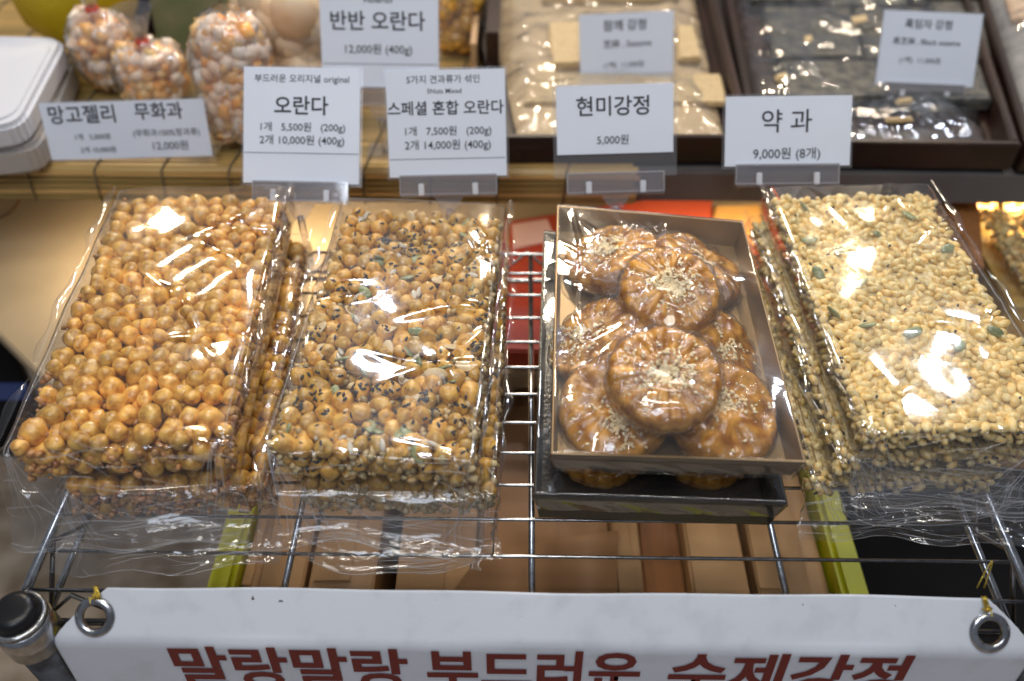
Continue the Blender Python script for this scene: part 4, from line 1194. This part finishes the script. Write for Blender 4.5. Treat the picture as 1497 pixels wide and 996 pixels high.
# right: clear box of yellow rice puffs with dark partition
t = carton('dark_partition', 'dark brown upright partition under the display shelf at the right', [PZ(u, v, -.03) for (u, v) in ((1345, 292), (1432, 292), (1440, 392), (1362, 380))], -.40, -.03, M['kraft3'], 'partition', pn='panel')
yb2 = thing('puffed_grain_tub', 'clear tub of yellow puffed grain at the right border', 'tub', (PZ(1540, 330, -.03).x, PZ(1540, 330, -.03).y, -.10))
items = []
for j in range(900):
    V_, F_ = GRL[j % 6]; items.append((V_, F_, TRS((rnd.uniform(-.052, .052), rnd.uniform(-.075, .075), .058+rnd.uniform(0, .012)), rquat(), (.0045, .003, .003))))
merged('grain', items, M['yellowgrain'], yb2)
box('grain_bed', (0, 0, .013), (.108, .152, .058), M['yellowgrain'], yb2)
box('tub_wall', (0, 0, .036), (.116, .160, .076), M['acrylic'], yb2, bev=.004)
t = carton('glossy_pack', 'shiny yellow pack in front of the grain tub at the right border', [PZ(u, v, -.10) for (u, v) in ((1395, 400), (1620, 400), (1660, 560), (1430, 560))], -.40, -.10, M['orange'], 'snack pack', pn='pack_body')

# lime crate full of flat kraft boxes below the rack
zc = -.14
cr = thing('lime_crate', 'lime green plastic crate below the rack, full of kraft boxes', 'crate', (PZ(780, 700, zc).x, PZ(780, 700, zc).y, -.40))
def bandq(u0, u1, v=850, z=zc, y0=None, y1=None):
    a = PZ(u0, v, z); b = PZ(u1, v, z); return a.x, b.x
xa, xb = bandq(302, 340)[0], bandq(1228, 1268)[1]
ycf, ycb = PZ(780, 960, zc).y, PZ(780, 520, zc).y
for (x0_, x1_) in ((xa, xa+.020), (xb-.020, xb)):
    o = prism('crate_wall', [Vector((x0_, ycf))-cr.location.to_2d(), Vector((x1_, ycf))-cr.location.to_2d(), Vector((x1_, ycb))-cr.location.to_2d(), Vector((x0_, ycb))-cr.location.to_2d()], 0, zc+.40, M['lime'], cr, .004)
o = prism('crate_wall', [Vector((xa, ycb))-cr.location.to_2d(), Vector((xb, ycb))-cr.location.to_2d(), Vector((xb, ycb+.012))-cr.location.to_2d(), Vector((xa, ycb+.012))-cr.location.to_2d()], 0, zc+.40-.02, M['lime'], cr, .002)
o = prism('crate_wall', [Vector((xa, ycf-.012))-cr.location.to_2d(), Vector((xb, ycf-.012))-cr.location.to_2d(), Vector((xb, ycf))-cr.location.to_2d(), Vector((xa, ycf))-cr.location.to_2d()], 0, zc+.40-.02, M['lime'], cr, .002)
o = prism('crate_floor', [Vector((xa, ycf))-cr.location.to_2d(), Vector((xb, ycf))-cr.location.to_2d(), Vector((xb, ycb))-cr.location.to_2d(), Vector((xa, ycb))-cr.location.to_2d()], 0.001, .01, M['kraft3'], cr, 0)
bands = [(346, 372, 'kraft', -.004, 0), (374, 440, 'kraft', .004, 0), (449, 545, 'kraft', .006, 0), (576, 692, 'kraft', .002, 0), (694, 900, 'kraft2', -.010, 0),
         (903, 942, 'kraft', .006, 0), (948, 1012, 'kraft3', -.016, 0), (1014, 1098, 'kraft', .004, 0), (1112, 1190, 'kraft', .003, 0), (1192, 1222, 'kraft', -.006, 0)]
desc = ['narrow kraft box against the left wall of the lime crate', 'kraft box second from the left wall of the lime crate', 'wide pale kraft box in the left half of the crate', 'pale kraft box just left of the middle of the crate',
        'broad dull brown box in the middle of the lime crate', 'narrow bright kraft box right of the broad brown one', 'rust brown box sunk lower than its neighbours', 'kraft box right of the rust brown box',
        'kraft box left of the last one at the right wall', 'narrow kraft box against the right wall of the crate']
for (u0, u1, mk, dz, _), ds in zip(bands, desc):
    x0_, x1_ = bandq(u0, u1)
    kb_ = carton('kraft_box', ds, [(x0_, ycb-.006), (x1_, ycb-.006), (x1_, ycf+.004), (x0_, ycf+.004)], -.388, zc-.012+dz, M[mk], 'box', 'kraft boxes standing in the lime crate', .0015)
    hz = zc-.012+dz-kb_.location.z; wx = x1_-x0_
    box('lid_flap', (-wx*.18, rnd.uniform(-.02, .02), hz+.0012), (wx*.56, (ycb-ycf)*.62, .0016), M[mk], kb_, rot=(0, 0, rnd.uniform(-.02, .02)))
fl = carton('kraft_flap', 'brown cardboard flap lying askew over the broad brown box', [PZ(u, v, zc+.004) for (u, v) in ((705, 800), (905, 770), (900, 990), (640, 890))], zc-.003, zc-.0005, M['kraft2'], 'cardboard', bev=0, pn='flap_sheet')
t = carton('black_storage_bin', 'black bin standing on the floor right of the lime crate', [(xb+.01, .20), (xb+.45, .20), (xb+.45, .62), (xb+.01, .62)], -.74, -.22, M['darkbox'], 'bin', pn='bin_body')

# ---- fit the texts to their widths, then make them plain meshes
bpy.context.view_layer.update()
dg_ = bpy.context.evaluated_depsgraph_get()
for o, wd, ht in TEXTS:
    d = o.dimensions
    if d.x > 0:
        s = wd/d.x
        o.scale = (s, (ht/d.y) if ht else s, s)
for o, wd, ht in TEXTS:
    me = bpy.data.meshes.new_from_object(o.evaluated_get(dg_))
    me.materials.clear(); me.materials.append(o.data.materials[0])
    q = bpy.data.objects.new('temporary_name', me); COL.objects.link(q); q.parent = o.parent
    q.location = o.location; q.rotation_euler = o.rotation_euler; q.scale = o.scale
    cu = o.data; bpy.data.objects.remove(o); bpy.data.curves.remove(cu); q.name = 'lettering'
